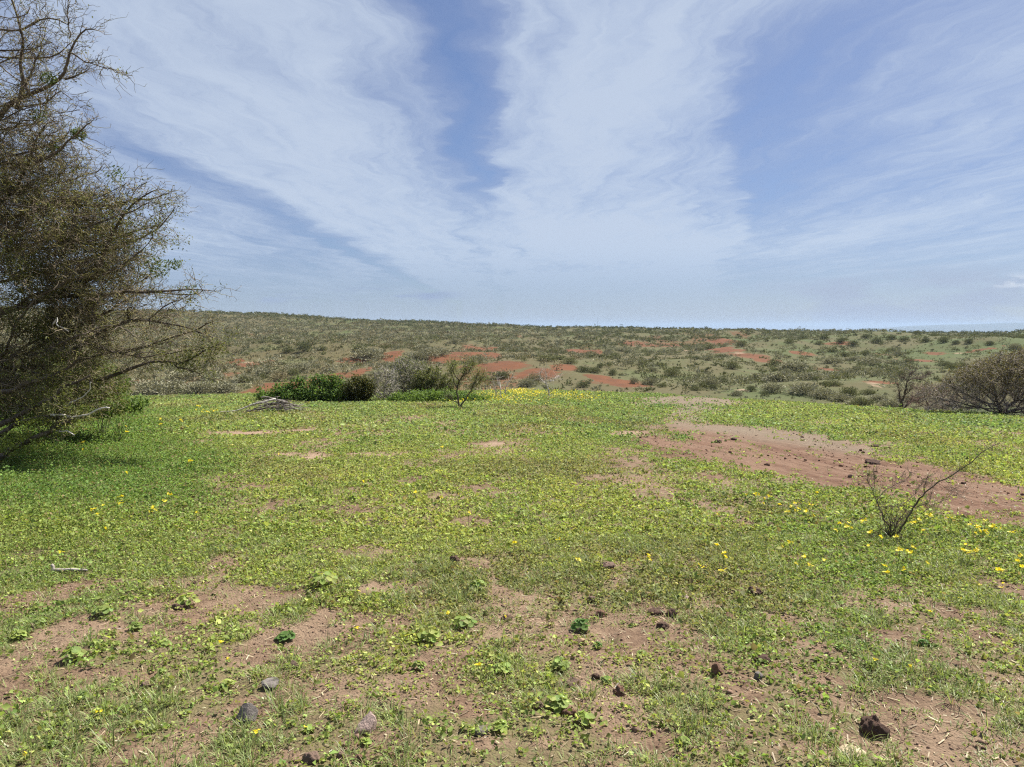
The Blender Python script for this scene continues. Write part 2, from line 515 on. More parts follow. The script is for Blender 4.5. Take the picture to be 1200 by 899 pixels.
# colour zones of the soil: each is what the ground is made of there
gd = np.hypot(GX, GY)
bare = np.zeros(len(GX)); track = bare.copy(); grav = bare.copy(); pale = bare.copy(); lush = bare.copy()
pl = (gd < 42) & (GY > 0)
bare[pl], track[pl], grav[pl], pale[pl], lush[pl] = zones(GX[pl], GY[pl])
veg = np.zeros(len(GX)); veg[pl], _ = vegdens(GX[pl], GY[pl])
fl = gd >= 42
veg[fl] = 1.0

RED = ellipses([(283, 428, 22, 6), (275, 424, 14, 4), (345, 452, 45, 9), (300, 462, 26, 6), (392, 443, 34, 6), (410, 424, 28, 5), (460, 418, 13, 9), (432, 432, 14, 7), (510, 424, 22, 5), (535, 416, 22, 6),
                (560, 421, 40, 6), (640, 437, 45, 7), (615, 443, 34, 5), (665, 432, 24, 5), (700, 442, 24, 4), (580, 428, 60, 5), (685, 411, 28, 4), (770, 405, 40, 3), (740, 404, 30, 2),
                (855, 402, 24, 4), (848, 409, 20, 3), (880, 417, 26, 4), (900, 424, 26, 4), (940, 414, 16, 3), (720, 447, 40, 4), (745, 452, 36, 4), (560, 410, 30, 3),
                (1095, 415, 16, 3), (1078, 423, 20, 2), (1150, 410, 30, 2), (1030, 448, 22, 3), (970, 433, 26, 2), (985, 402, 22, 2)], 45, 0.76)
PALEF = ellipses([(292, 425, 8, 2), (806, 411, 8, 2), (866, 414, 8, 2), (870, 457, 12, 2), (1022, 449, 14, 2), (1028, 453, 5, 3), (1122, 414, 8, 1.2)], 45, 0.55)
red = np.zeros(len(GX)); red[fl] = ell_mask(RED, GX[fl], GY[fl], 0.6, 0.75, seed=12)
ff = fl & (gd < 900)
red[ff] = np.maximum(red[ff], sstep(0.66, 0.76, fbm(GX[ff] / 26, GY[ff] / 60, 5, 211)) * 0.6 * sstep(60, 110, gd[ff]) * (1 - sstep(450, 600, gd[ff])))
pal2 = np.zeros(len(GX)); pal2[fl] = ell_mask(PALEF, GX[fl], GY[fl], 0.4, 0.8, seed=14)
pale = np.maximum(pale, pal2)
uu = np.clip(GX / np.maximum(GY, 1), -2, 2)
# dry grass against green grass
dry = np.where(fl, 0.45 + 0.5 * (fbm(GX / 55, GY / 80, 4, 223) - 0.5) * 2 + 0.25 * sstep(0.1, -0.4, uu) - 0.25 * sstep(0.25, 0.6, uu) * sstep(120, 300, gd), 0.5 * fbm(GX / 2.5, GY / 4, 3, 225) + 0.18 * (1 - lush))
c0 = lambda a: np.concatenate([[0.0], a])

m, t = new_mat("ground_soil_and_turf")
pos = t.n("ShaderNodeNewGeometry").outputs["Position"]
A = {k_: t.attr(k_) for k_ in ("veg", "track", "red", "grav", "pale", "dry", "far", "lush")}
n_fine = t.noise(pos, 95, 5, 0.7); n_mid = t.noise(pos, 14, 5, 0.65); n_big = t.noise(pos, 1.6, 4, 0.6)
n_far = t.noise(pos, 0.22, 6, 0.7); n_far2 = t.noise(pos, 0.045, 5, 0.6)
soil = t.mix(t.mr(n_mid, 0.3, 0.7), (0.190, 0.128, 0.083), (0.102, 0.063, 0.041))
soil = t.mix(t.mr(n_big, 0.35, 0.65, 0, 0.6), soil, (0.240, 0.172, 0.115))
trk = t.mix(t.mr(n_mid, 0.35, 0.65), (0.138, 0.077, 0.048), (0.080, 0.042, 0.026))
trk = t.mix(t.mr(n_big, 0.4, 0.7, 0, 0.5), trk, (0.215, 0.128, 0.088))
ta, tb = TRACK[0], TRACK[7]; tang = math.atan2(tb[1] - ta[1], tb[0] - ta[0])
rot = t.n("ShaderNodeMapping", vector_type='TEXTURE', ins={"Vector": pos, "Rotation": (0, 0, tang), "Scale": (3.2, 0.34, 1.0)}).outputs[0]
rut = t.noise(rot, 1.0, 6, 0.65, 0.4)
trk = t.mix(t.mr(rut, 0.42, 0.56), trk, (0.172, 0.106, 0.070))
trk = t.mix(t.mr(rut, 0.58, 0.70, 0, 0.8), trk, (0.068, 0.033, 0.022))
soil = t.mix(A["track"], soil, trk)
grv = t.mix(t.mr(n_fine, 0.35, 0.65), (0.215, 0.170, 0.122), (0.125, 0.094, 0.064))
soil = t.mix(A["grav"], soil, grv)
redc = t.mix(t.mr(n_far, 0.3, 0.7), (0.140, 0.052, 0.023), (0.092, 0.038, 0.019))
paler = t.mix(t.mr(n_mid, 0.3, 0.7), (0.29, 0.205, 0.142), (0.22, 0.150, 0.103))
crumb = t.n("ShaderNodeTexVoronoi", ins={"Vector": pos, "Scale": 70.0}).outputs["Distance"]
soil = t.mix(t.mr(n_fine, 0.55, 0.72, 0, 0.55), soil, (0.072, 0.043, 0.030))
soil = t.mix(t.mr(n_fine, 0.40, 0.28, 0, 0.35), soil, (0.27, 0.19, 0.135))
soil = t.mix(A["pale"], soil, paler)
# turf between the plants: thin, dry and green
grn_near = t.mix(t.mr(n_mid, 0.35, 0.65), (0.110, 0.112, 0.042), (0.140, 0.112, 0.062))
grn_near = t.mix(t.m('MULTIPLY', A["lush"], 0.8), grn_near, (0.06, 0.09, 0.02))
gf = t.m('ADD', A["dry"], t.m('MULTIPLY', t.m('SUBTRACT', n_far, 0.5), 1.3))
grn_far = t.mix(t.mr(gf, 0.2, 0.75), (0.062, 0.078, 0.026), (0.090, 0.090, 0.040))
grn_far = t.mix(t.mr(t.m('ADD', n_far2, t.m('MULTIPLY', A["dry"], 0.2)), 0.46, 0.66, 0, 0.6), grn_far, (0.090, 0.066, 0.034))
grn_far = t.mix(t.mr(t.noise(pos, 1.1, 5, 0.75), 0.5, 0.68, 0, 0.65), grn_far, (0.048, 0.058, 0.022))
grn_far = t.mix(t.mr(t.noise(pos, 0.8, 5, 0.75, 1.0), 0.56, 0.72, 0, 0.5), grn_far, (0.14, 0.13, 0.075))
rsoft = t.mr(t.m('ADD', A["red"], t.m('MULTIPLY', t.m('SUBTRACT', t.noise(pos, 0.55, 6, 0.75), 0.5), 1.6)), 0.38, 0.80, 0, 0.92)
far = t.mix(rsoft, grn_far, redc)
far = t.mix(t.m('MULTIPLY', A["pale"], 0.75), far, (0.27, 0.19, 0.13))
vg = t.mr(t.m('ADD', A["veg"], t.m('MULTIPLY', t.m('SUBTRACT', t.noise(pos, 32, 4, 0.7), 0.5), 0.9)), 0.35, 0.9, 0, 0.62)
near = t.mix(vg, soil, grn_near)
colr = t.mix(A["far"], near, far)
hgt = t.m('ADD', t.m('MULTIPLY', n_fine, 0.5), t.m('ADD', t.m('MULTIPLY', n_mid, 1.6), t.m('ADD', t.m('MULTIPLY', crumb, -0.4), t.m('MULTIPLY', t.m('MULTIPLY', rut, A["track"]), -3.0))))
bp = t.n("ShaderNodeBump", ins={"Strength": 0.9, "Distance": 0.02, "Height": hgt})
p = t.n("ShaderNodeBsdfPrincipled", ins={"Base Color": colr, "Roughness": 0.95, "Specular IOR Level": 0.12, "Normal": bp.outputs[0]})
t.n("ShaderNodeOutputMaterial", ins={"Surface": p.outputs[0]})
gr = mesh_np("ground", V, [Q, T], m, smooth=True, attrs={"veg": c0(veg), "track": c0(track), "red": c0(red), "grav": c0(grav), "pale": c0(pale), "dry": c0(dry), "lush": c0(lush), "far": c0(sstep(28, 40, gd))})
tag(gr, "rough red brown soil with thin turf falling away to a scrubby valley", "ground", kind="structure")
print("ground", len(V))

# sea and the hazy island across it
m, t = new_mat("sea_water")
pos = t.n("ShaderNodeNewGeometry").outputs["Position"]
bp = t.n("ShaderNodeBump", ins={"Strength": 0.3, "Distance": 0.5, "Height": t.noise(pos, 0.12, 5)})
p = t.n("ShaderNodeBsdfPrincipled", ins={"Base Color": (0.02, 0.06, 0.11, 1), "Roughness": 0.25, "Normal": bp.outputs[0]})
t.n("ShaderNodeOutputMaterial", ins={"Surface": p.outputs[0]})
a_ = np.linspace(-np.pi, np.pi, 97)[:-1]
Vs = np.concatenate([np.stack([np.sin(a_) * r_, np.cos(a_) * r_, np.full(96, -65.0)], 1) for r_ in (4000, 13500)])
kk = np.arange(96); k3 = (kk + 1) % 96
tag(mesh_np("sea", Vs, [np.stack([kk, kk + 96, k3 + 96, k3], 1)], m), "distant sea beyond the hills", "sea", kind="structure")

m, t = new_mat("island_slopes")
pos = t.n("ShaderNodeNewGeometry").outputs["Position"]
c = t.mix(t.mr(t.noise(pos, 0.008, 5), 0.35, 0.65), (0.022, 0.032, 0.028), (0.045, 0.048, 0.040))
p = t.n("ShaderNodeBsdfPrincipled", ins={"Base Color": c, "Roughness": 0.95})
t.n("ShaderNodeOutputMaterial", ins={"Surface": p.outputs[0]})
ISL_D = 8500.0
nx, ny = 120, 30
X, Y = np.meshgrid(np.linspace(4500, 10500, nx), np.linspace(ISL_D, ISL_D + 2500, ny))
prof = np.interp(X, [4500, 5200, 5900, 7200, 8600, 9700, 10500], [0, 40, 80, 105, 110, 60, 0])
cross = np.sin(np.clip((Y - ISL_D) / 2500, 0, 1) * np.pi) ** 0.7
Z = -66 + (prof + 62 * np.minimum(1, prof / 25)) * cross * (0.8 + 0.4 * fbm(X / 1000, Y / 1000, 4, 301))
idx = np.arange(nx * ny).reshape(ny, nx)
Q = np.stack([idx[:-1, :-1], idx[:-1, 1:], idx[1:, 1:], idx[1:, :-1]], -1).reshape(-1, 4)
tag(mesh_np("island_hills", np.stack([X, Y, Z], -1).reshape(-1, 3), [Q], m, smooth=True), "long low blue island on the horizon", "island", kind="structure")

# ------------------------------------------------------------------ ground cover (nobody could count it): herbs and grass
def wedge(n, y0, y1, umax=0.92):
    y = np.sqrt(R.uniform(y0 * y0, y1 * y1, n)); u = R.uniform(-umax, umax, n)
    return u * y, y


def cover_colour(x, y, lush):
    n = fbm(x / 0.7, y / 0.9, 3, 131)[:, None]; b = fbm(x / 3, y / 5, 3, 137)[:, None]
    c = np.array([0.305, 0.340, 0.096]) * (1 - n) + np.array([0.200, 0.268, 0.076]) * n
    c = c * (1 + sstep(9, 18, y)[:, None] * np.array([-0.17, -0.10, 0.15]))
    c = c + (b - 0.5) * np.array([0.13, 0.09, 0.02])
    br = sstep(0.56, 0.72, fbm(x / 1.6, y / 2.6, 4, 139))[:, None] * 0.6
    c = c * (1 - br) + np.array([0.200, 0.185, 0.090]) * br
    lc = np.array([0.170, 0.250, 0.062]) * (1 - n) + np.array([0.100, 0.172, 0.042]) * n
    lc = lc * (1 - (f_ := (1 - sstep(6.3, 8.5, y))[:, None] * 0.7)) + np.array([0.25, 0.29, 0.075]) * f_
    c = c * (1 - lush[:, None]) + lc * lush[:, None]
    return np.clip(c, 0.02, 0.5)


def herbs(g, x, y, lush, nleaf, size, spread, hmax):
    N = len(x); z = height(x, y); col = cover_colour(x, y, lush)
    pv = fbm(x / 1.1, y / 1.5, 3, 141)
    sc = R.lognormal(0, 0.38, N) * (0.65 + 0.8 * pv)
    k = R.poisson(nleaf, N) + 2
    rep = np.repeat(np.arange(N), k); M = len(rep)
    th = R.uniform(0, 2 * np.pi, M); q = np.sqrt(R.uniform(0, 1, M))
    sp = (spread * sc)[rep]; h = (hmax * sc * (1 + 1.3 * lush))[rep]
    px = x[rep] + np.cos(th) * q * sp; py = y[rep] + np.sin(th) * q * sp
    pz = height(px, py) + 0.004 + h * (1 - 0.7 * q * q) * R.uniform(0.25, 1.0, M)
    s = size * np.exp(R.normal(0, 0.3, M)) * (0.8 + 0.2 * sc[rep]) * (1 - 0.22 * lush[rep])
    c = col[rep] * np.exp(R.normal(0, 0.26, (M, 1))) * (1 + R.normal(0, 0.06, (M, 3)))
    old = R.uniform(0, 1, M) < 0.07
    c[old] = np.array([0.26, 0.20, 0.10]) * R.uniform(0.6, 1.2, (old.sum(), 1))
    leaves(g, np.stack([px, py, pz], 1), s, np.clip(c, 0.01, 0.6), 0.16, 1.35)


def blades(g, x, y, n, L, w, tint, lay=0.8):
    """tufts of bent tapering grass blades"""
    N = len(x); k = R.poisson(n, N) + 3
    rep = np.repeat(np.arange(N), k); M = len(rep)
    sc = R.lognormal(0, 0.28, N)[rep]
    th = R.uniform(0, 2 * np.pi, M); off = 0.028 * sc * np.sqrt(R.uniform(0, 1, M))
    bx, by = x[rep] + np.cos(th) * off, y[rep] + np.sin(th) * off
    B = np.stack([bx, by, height(bx, by) - 0.004], 1)
    th = th + R.normal(0, 0.5, M)
    H = np.stack([np.cos(th), np.sin(th), np.zeros(M)], 1); S = np.stack([-np.sin(th), np.cos(th), np.zeros(M)], 1)
    l = L * sc * R.uniform(0.45, 1.15, M); a = np.clip(R.normal(lay, 0.35, M), 0.1, 1.45)
    P, ww = [B], [w * np.ones(M)]
    for j in (1, 2, 3):
        aa = np.clip(a * (0.45 + 0.4 * j), 0, 1.75)
        P.append(P[-1] + (H * np.sin(aa)[:, None] + np.array([0, 0, 1.0]) * np.cos(aa)[:, None]) * (l / 3)[:, None]); ww.append(w * np.array([1, 0.95, 0.75, 0.12])[j] * np.ones(M))
    V = np.stack([v for p_, q in zip(P, ww) for v in (p_ - S * q[:, None] * 0.5, p_ + S * q[:, None] * 0.5)], 1)
    i = (np.arange(M) * 8)[:, None]
    Q = np.concatenate([i + np.array([[0, 1, 3, 2]]), i + np.array([[2, 3, 5, 4]]), i + np.array([[4, 5, 7, 6]])])
    c = tint[rep] * np.exp(R.normal(0, 0.28, (M, 1)))
    dead = R.uniform(0, 1, M) < 0.10
    c[dead] = np.array([0.30, 0.24, 0.13]) * R.uniform(0.6, 1.2, (dead.sum(), 1))
    g.add(V.reshape(-1, 3), Q, None, np.repeat(np.clip(c, 0.01, 0.6), 8, axis=0))


def keep(x, y, p, gain=1.0):
    v, l = vegdens(x, y)
    k_ = R.uniform(0, 1, len(x)) < np.clip(v * p * gain, 0, 1)
    return x[k_], y[k_], l[k_]


g = Geo()
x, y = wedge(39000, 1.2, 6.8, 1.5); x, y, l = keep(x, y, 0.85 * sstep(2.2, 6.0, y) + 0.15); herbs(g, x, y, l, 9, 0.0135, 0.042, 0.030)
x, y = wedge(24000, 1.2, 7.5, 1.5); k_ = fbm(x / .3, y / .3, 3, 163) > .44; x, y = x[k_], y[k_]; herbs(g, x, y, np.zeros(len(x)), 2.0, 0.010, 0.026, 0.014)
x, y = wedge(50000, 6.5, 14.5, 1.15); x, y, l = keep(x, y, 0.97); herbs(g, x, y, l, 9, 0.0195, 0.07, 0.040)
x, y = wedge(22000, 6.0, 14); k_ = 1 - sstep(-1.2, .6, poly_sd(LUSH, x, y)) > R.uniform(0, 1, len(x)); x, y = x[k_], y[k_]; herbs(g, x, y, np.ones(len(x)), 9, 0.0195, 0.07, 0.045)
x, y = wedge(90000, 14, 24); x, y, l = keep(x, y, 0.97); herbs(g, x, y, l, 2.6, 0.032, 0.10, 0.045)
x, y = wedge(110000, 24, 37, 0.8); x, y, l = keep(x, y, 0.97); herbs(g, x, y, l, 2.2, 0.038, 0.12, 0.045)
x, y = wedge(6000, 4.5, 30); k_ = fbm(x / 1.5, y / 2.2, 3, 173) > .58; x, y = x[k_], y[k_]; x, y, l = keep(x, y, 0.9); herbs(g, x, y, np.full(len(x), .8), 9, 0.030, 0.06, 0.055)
tag(g.build("herbs", M_HERB, True), "low yellow green clover-like herbs covering the soil", "ground cover", kind="stuff")
print("herb verts", g.n)

g = Geo()
def tuft_tint(x, y):
    n = fbm(x / 0.5, y / 0.5, 3, 151)[:, None]
    return np.array([0.255, 0.292, 0.102]) * n + np.array([0.160, 0.215, 0.078]) * (1 - n)
def clump(x, y, thr=0.5, seed=161, s=0.28):
    k_ = fbm(x / s, y / (s * 1.2), 3, seed) > thr
    return x[k_], y[k_]
x, y = wedge(24000, 1.2, 6.5, 1.5); x, y = clump(x, y, 0.47); x, y, l = keep(x, y, 1.0); blades(g, x, y, 14, 0.066, 0.0034, tuft_tint(x, y), 0.75)
x, y = wedge(14500, 1.2, 6.8, 1.5); k_ = fbm(x / .35, y / .35, 3, 167) > .5; x, y = x[k_], y[k_]; blades(g, x, y, 5, 0.045, 0.0034, tuft_tint(x, y), 0.8)
x, y = wedge(25000, 6.2, 13, 1.15); x, y = clump(x, y, 0.52, s=0.6); x, y, l = keep(x, y, 0.9); blades(g, x, y, 8, 0.068, 0.0048, tuft_tint(x, y) * 1.05, 0.65)
x, y = wedge(9000, 13, 36); x, y = clump(x, y, 0.55, s=1.5); x, y, l = keep(x, y, 0.8); blades(g, x, y, 5, 0.11, 0.012, tuft_tint(x, y) * 1.1, 0.6)
def litter(n, y0, y1):
    x, y = wedge(n, y0, y1); z = height(x, y); th = R.uniform(0, 6.28, n); l = R.uniform(0.012, 0.06, n); w_ = R.uniform(0.0012, 0.003, n)
    H = np.stack([np.cos(th), np.sin(th), R.normal(0, .12, n)], 1) * l[:, None] / 2; S_ = np.stack([-np.sin(th), np.cos(th), np.zeros(n)], 1) * w_[:, None]
    P = np.stack([x, y, z + 0.006], 1)
    V = np.stack([P - H - S_, P - H + S_, P + H + S_, P + H - S_], 1); i = (np.arange(n) * 4)[:, None]
    c = np.array([0.34, 0.275, 0.18]) * np.exp(R.normal(0, .4, (n, 1))); g.add(V.reshape(-1, 3), i + np.array([[0, 3, 2, 1]]), None, np.repeat(np.clip(c, .02, .6), 4, axis=0))
litter(16000, 1.7, 9); litter(14000, 8, 20)
tag(g.build("grass", M_BLADE, True), "short tufts of green grass with some dry blades", "grass", kind="stuff")
print("grass verts", g.n)

# crumbs of earth and gravel
def lump(seed, n=14, flat=0.7):
    import bmesh
    rr = np.random.default_rng(seed); bm = bmesh.new()
    for _ in range(n):
        v = rr.normal(0, 1, 3); v /= np.linalg.norm(v); v *= rr.uniform(0.8, 1.1); v[2] *= flat
        bm.verts.new(v)
    res = bmesh.ops.convex_hull(bm, input=bm.verts)
    bmesh.ops.delete(bm, geom=[e for e in res["geom_interior"] if isinstance(e, bmesh.types.BMVert)], context='VERTS')
    bmesh.ops.triangulate(bm, faces=bm.faces)
    bm.verts.index_update()
    V_ = np.array([v.co[:] for v in bm.verts]); F_ = np.array([[v.index for v in f.verts] for f in bm.faces]); bm.free()
    return V_, F_
g = Geo(); protos = [lump(s, 9) for s in range(8)]
def crumbs(n, y0, y1, smin, smax, which, um=0.9):
    x, y = wedge(n, y0, y1, um)
    b, tr, gv, pa, lu = zones(x, y); v, _ = vegdens(x, y)
    if which == "soil": pr = (1 - v) * 0.5 + 0.5 * b; c0_, c1_ = np.array([0.12, 0.075, 0.052]), np.array([0.26, 0.175, 0.125])
    elif which == "track": pr = tr * sstep(0.42, 0.62, fbm(x / 1.0, y / 1.0, 3, 171)); c0_, c1_ = np.array([0.085, 0.044, 0.030]), np.array([0.20, 0.115, 0.078])
    else: pr = gv; c0_, c1_ = np.array([0.12, 0.10, 0.09]), np.array([0.34, 0.29, 0.26])
    k_ = R.uniform(0, 1, n) < pr; x, y = x[k_], y[k_]
    z = height(x, y); s = smin * (smax / smin) ** (R.uniform(0, 1, len(x)) ** 2.2)
    for j, (V_, F_) in enumerate(protos):
        q = np.arange(len(x)) % 8 == j; N = q.sum()
        if not N: continue
        th = R.uniform(0, 6.28, N); cs, sn = np.cos(th)[:, None], np.sin(th)[:, None]
        W = np.stack([V_[None, :, 0] * cs - V_[None, :, 1] * sn, V_[None, :, 0] * sn + V_[None, :, 1] * cs, np.broadcast_to(V_[None, :, 2], (N, len(V_)))], -1) * s[q][:, None, None]
        W += np.stack([x[q], y[q], z[q] + s[q] * 0.15], 1)[:, None]
        T = (F_[None] + (np.arange(N) * len(V_))[:, None, None]).reshape(-1, 3)
        u = R.uniform(0, 1, (N, 1)); g.add(W.reshape(-1, 3), None, T, np.repeat(c0_ * (1 - u) + c1_ * u, len(V_), axis=0))
crumbs(60000, 1.3, 7, 0.0022, 0.013, "soil", 1.3); crumbs(2600, 1.3, 7.5, 0.009, 0.024, "soil", 1.3)
crumbs(9000, 7, 17, 0.007, 0.022, "track"); crumbs(4500, 7, 19, 0.014, 0.055, "track"); crumbs(14000, 10, 36, 0.009, 0.032, "grav", 0.75)
M_CRUMB = leaf_mat("earth_crumbs", 0.0, 0.95, 60, 0.25, 0.1)
tag(g.build("gravel", M_CRUMB, True), "loose crumbs of red brown earth and small gravel", "gravel", kind="stuff")
print("crumb verts", g.n)

# ------------------------------------------------------------------ stones and clods, each one by itself
ST = {"grey": stone_mat("grey_stone", (0.17, 0.15, 0.135), (0.095, 0.082, 0.074)), "pink": stone_mat("pinkish_stone", (0.36, 0.27, 0.23), (0.27, 0.195, 0.165)),
      "dark": stone_mat("dark_earth_clod", (0.115, 0.070, 0.050), (0.065, 0.040, 0.030), 26, 1.0), "red": stone_mat("red_earth_clod", (0.20, 0.115, 0.078), (0.125, 0.068, 0.046), 26, 1.0),
      "tan": stone_mat("tan_stone", (0.34, 0.23, 0.145), (0.25, 0.165, 0.10)), "cream": stone_mat("cream_stone", (0.44, 0.36, 0.24), (0.33, 0.26, 0.17)),
      "brown": stone_mat("brown_stone", (0.17, 0.115, 0.085), (0.10, 0.066, 0.05))}
def rock_mesh(seed, w, dpt, h, npts=16, clod=False):
    """a stone bounded by random flat faces, roughened; a clod is rounder and crumblier"""
    import bmesh
    from mathutils import noise as mn
    rr = np.random.default_rng(seed); bm = bmesh.new()
    bmesh.ops.create_icosphere(bm, subdivisions=4, radius=1.0)
    pn = rr.normal(0, 1, (npts, 3)); pn /= np.linalg.norm(pn, axis=1, keepdims=True); pd = rr.uniform(0.50, 0.92, npts)
    off = Vector((seed * 3.1, seed * 1.7, 0)); a_ = 0.34 if clod else 0.07
    for v in bm.verts:
        c = np.array(v.co); q_ = pn @ c
        r0 = np.min(np.where(q_ > 0.15, pd / np.maximum(q_, 0.15), 1.15)); r0 = min(r0, 1.12)
        if clod: r0 = 0.5 * r0 + 0.45
        n_ = mn.noise(v.co * 1.6 + off) * a_ + mn.noise(v.co * 4 + off) * a_ * 0.6 + mn.noise(v.co * 10 + off) * a_ * 0.35
        v.co *= r0 * (1 + n_)
    for v in bm.verts:
        v.co.x *= w / 2; v.co.y *= dpt / 2; v.co.z *= h * 0.66
    me = bpy.data.meshes.new("stone"); bm.to_mesh(me); bm.free()
    return me
STONES = [
    (315, 809, 27, 13, "grey", "stone", "flat dark grey slab stone on bare soil with a sunlit top", 0),
    (287, 848, 28, 25, "grey", "stone", "upright greyish wedge-shaped stone on bare soil below the flat grey slab", 0),
    (427, 862, 25, 27, "pink", "stone", "large pale pinkish angular stone near the bottom edge", 0),
    (341, 784, 18, 9, "brown", "stone", "low brownish stone lying on bare soil above the flat grey slab", 0),
    (364, 896, 24, 15, "brown", "clod", "broad brown clod cut by the bottom edge of the photo", 1),
    (421, 896, 17, 12, "red", "clod", "small red brown clod just below the pale pinkish stone", 1),
    (397, 890, 11, 8, "brown", "stone", "tiny brown stone between two clods at the bottom edge", 0),
    (885, 699, 21, 17, "dark", "clod", "dark brown upright clod standing in grass right of centre", 1),
    (857, 728, 24, 15, "red", "clod", "reddish half-buried clod in a small bare hollow", 1),
    (895, 777, 28, 13, "dark", "clod", "rounded dark brown clod lying in the grass right of centre", 1),
    (841, 792, 16, 18, "red", "stone", "tilted flat reddish slab leaning in the grass", 0),
    (889, 797, 13, 9, "grey", "stone", "small grey pebble just below the rounded dark clod", 0),
    (1027, 865, 38, 30, "dark", "clod", "dark pointed mound of fresh earth at lower right", 1),
    (1004, 889, 30, 8, "cream", "stone", "pale cream flat stone in front of the dark earth mound", 0),
    (803, 704, 16, 10, "pink", "stone", "small pinkish stone beside the disturbed dark earth", 0),
    (704, 724, 17, 11, "red", "clod", "red brown broken clod at the top of the bare soil strip", 1),
    (761, 700, 19, 8, "tan", "stone", "orange tan flat stone lying in green herbs", 0),
    (693, 706, 13, 9, "brown", "stone", "little brown stone in the herbs left of the orange tan one", 0),
    (713, 669, 22, 12, "brown", "clod", "long brown clod among the herbs past the orange tan stone", 1),
    (679, 756, 17, 8, "tan", "stone", "pale tan elongated stone at the edge of bare soil", 0),
    (727, 816, 16, 13, "red", "clod", "rounded reddish clod on the bare soil strip", 1),
    (674, 806, 26, 14, "brown", "stone", "large brown grey stone sunk in bare soil", 0),
    (699, 797, 12, 9, "dark", "clod", "small black clod on the bare soil strip", 1),
    (770, 722, 26, 13, "dark", "clod", "larger of two dark lumps of dug-up earth", 1),
    (788, 724, 17, 13, "dark", "clod", "smaller of two dark lumps of dug-up earth", 1),
    (778, 737, 18, 9, "dark", "clod", "dark flat lump lying below the dug-up earth", 1),
    (563, 862, 19, 10, "grey", "stone", "grey flat stone between grass tufts at bottom centre", 0),
    (630, 832, 17, 12, "brown", "clod", "brown clod beside a bright green leafy plant", 1),
    (668, 840, 20, 15, "red", "clod", "reddish lump of earth under the brightest leafy plant", 1),
    (36, 737, 13, 9, "brown", "clod", "brown clod near the left edge beside small seedlings", 1),
    (228, 686, 9, 7, "dark", "clod", "small dark clod in the thin grass above the leafy clump", 1),
    (208, 716, 18, 8, "dark", "clod", "dark crumbly clod just under the leafy clump", 1),
    (168, 808, 15, 10, "brown", "clod", "brown clod beside the diagonal bare streak", 1),
    (533, 660, 15, 10, "dark", "clod", "dark clod in the yellow green herbs at centre", 1),
    (594, 728, 16, 9, "dark", "clod", "dark low clod in the herbs below centre", 1),
    (842, 519, 13, 7, "dark", "clod", "first dark clod at the upper end of the red track", 1),
    (861, 516, 12, 5, "dark", "clod", "low dark clod by the gravel at the track's upper edge", 1),
    (1024, 544, 25, 8, "dark", "clod", "wide black heap of dung lying in the middle of the red track", 1),
    (1026, 524, 12, 6, "dark", "clod", "dark clod at the far grass edge of the red track", 1),
    (998, 560, 11, 6, "dark", "clod", "little dark clod on the red track left of the bare shrub", 1),
    (1094, 531, 9, 5, "dark", "clod", "small dark clod in the grass beyond the red track", 1),
    (1130, 568, 8, 4, "dark", "clod", "tiny dark clod on the red track right of the bare shrub", 1),
    (1010, 612, 14, 6, "dark", "clod", "dark clod in the grass just left of the bare shrub", 1),
    (866, 608, 10, 4, "pink", "stone", "small pale stone on the bare patch beside yellow flowers", 0),
    (900, 546, 9, 4, "red", "clod", "flat reddish clod in the upper half of the track", 1)]
OCC = []
for j, (px, py, w, h, c_, kind, lab, clod) in enumerate(STONES):
    G0 = ground(px, py); k_ = math.hypot(G0[1], EYE - G0[2]) / FPX
    sm = 0.75 if py < 600 else 0.86
    W_, H_ = w * k_ * sm, h * k_ * sm
    D_ = W_ * R.uniform(0.75, 1.0)
    me = rock_mesh(40 + j, W_, D_, H_, clod=bool(clod), npts=18 if clod else 9); me.materials.append(ST[c_])
    if c_ == "dark" and "pointed" in lab:
        for v in me.vertices: f_ = 1 - 0.55 * max(0, v.co.z) / (H_ * 0.62); v.co.x *= f_; v.co.y *= f_
    me.polygons.foreach_set("use_smooth", np.full(len(me.polygons), bool(clod)))
    o = bpy.data.objects.new("earth_clod" if kind == "clod" else "stone", me); COL.objects.link(o)
    o.location = (G0[0], G0[1] + D_ * 0.3, float(height(G0[0], G0[1] + D_ * 0.3)) + H_ * 0.12); o.rotation_euler = (R.normal(0, 0.12), R.normal(0, 0.12), R.uniform(-0.5, 0.5))
    tag(o, lab, "clod of earth" if kind == "clod" else "stone")

# ------------------------------------------------------------------ the big windswept thorn tree on the left
TD = 12.0
def blob(n, px, py, rpx, rpy, d, rd, shell=0.0):
    """points in an ellipsoid given by where it stands in view and its distance"""
    v = R.normal(0, 1, (n, 3)); v /= np.linalg.norm(v, axis=1, keepdims=True)
    v *= (R.uniform(shell, 1, n) ** (1 / 3))[:, None]
    c = at(px, py, d)
    return c + v * np.array([rpx / FPX * d, rd, rpy / FPX * d])

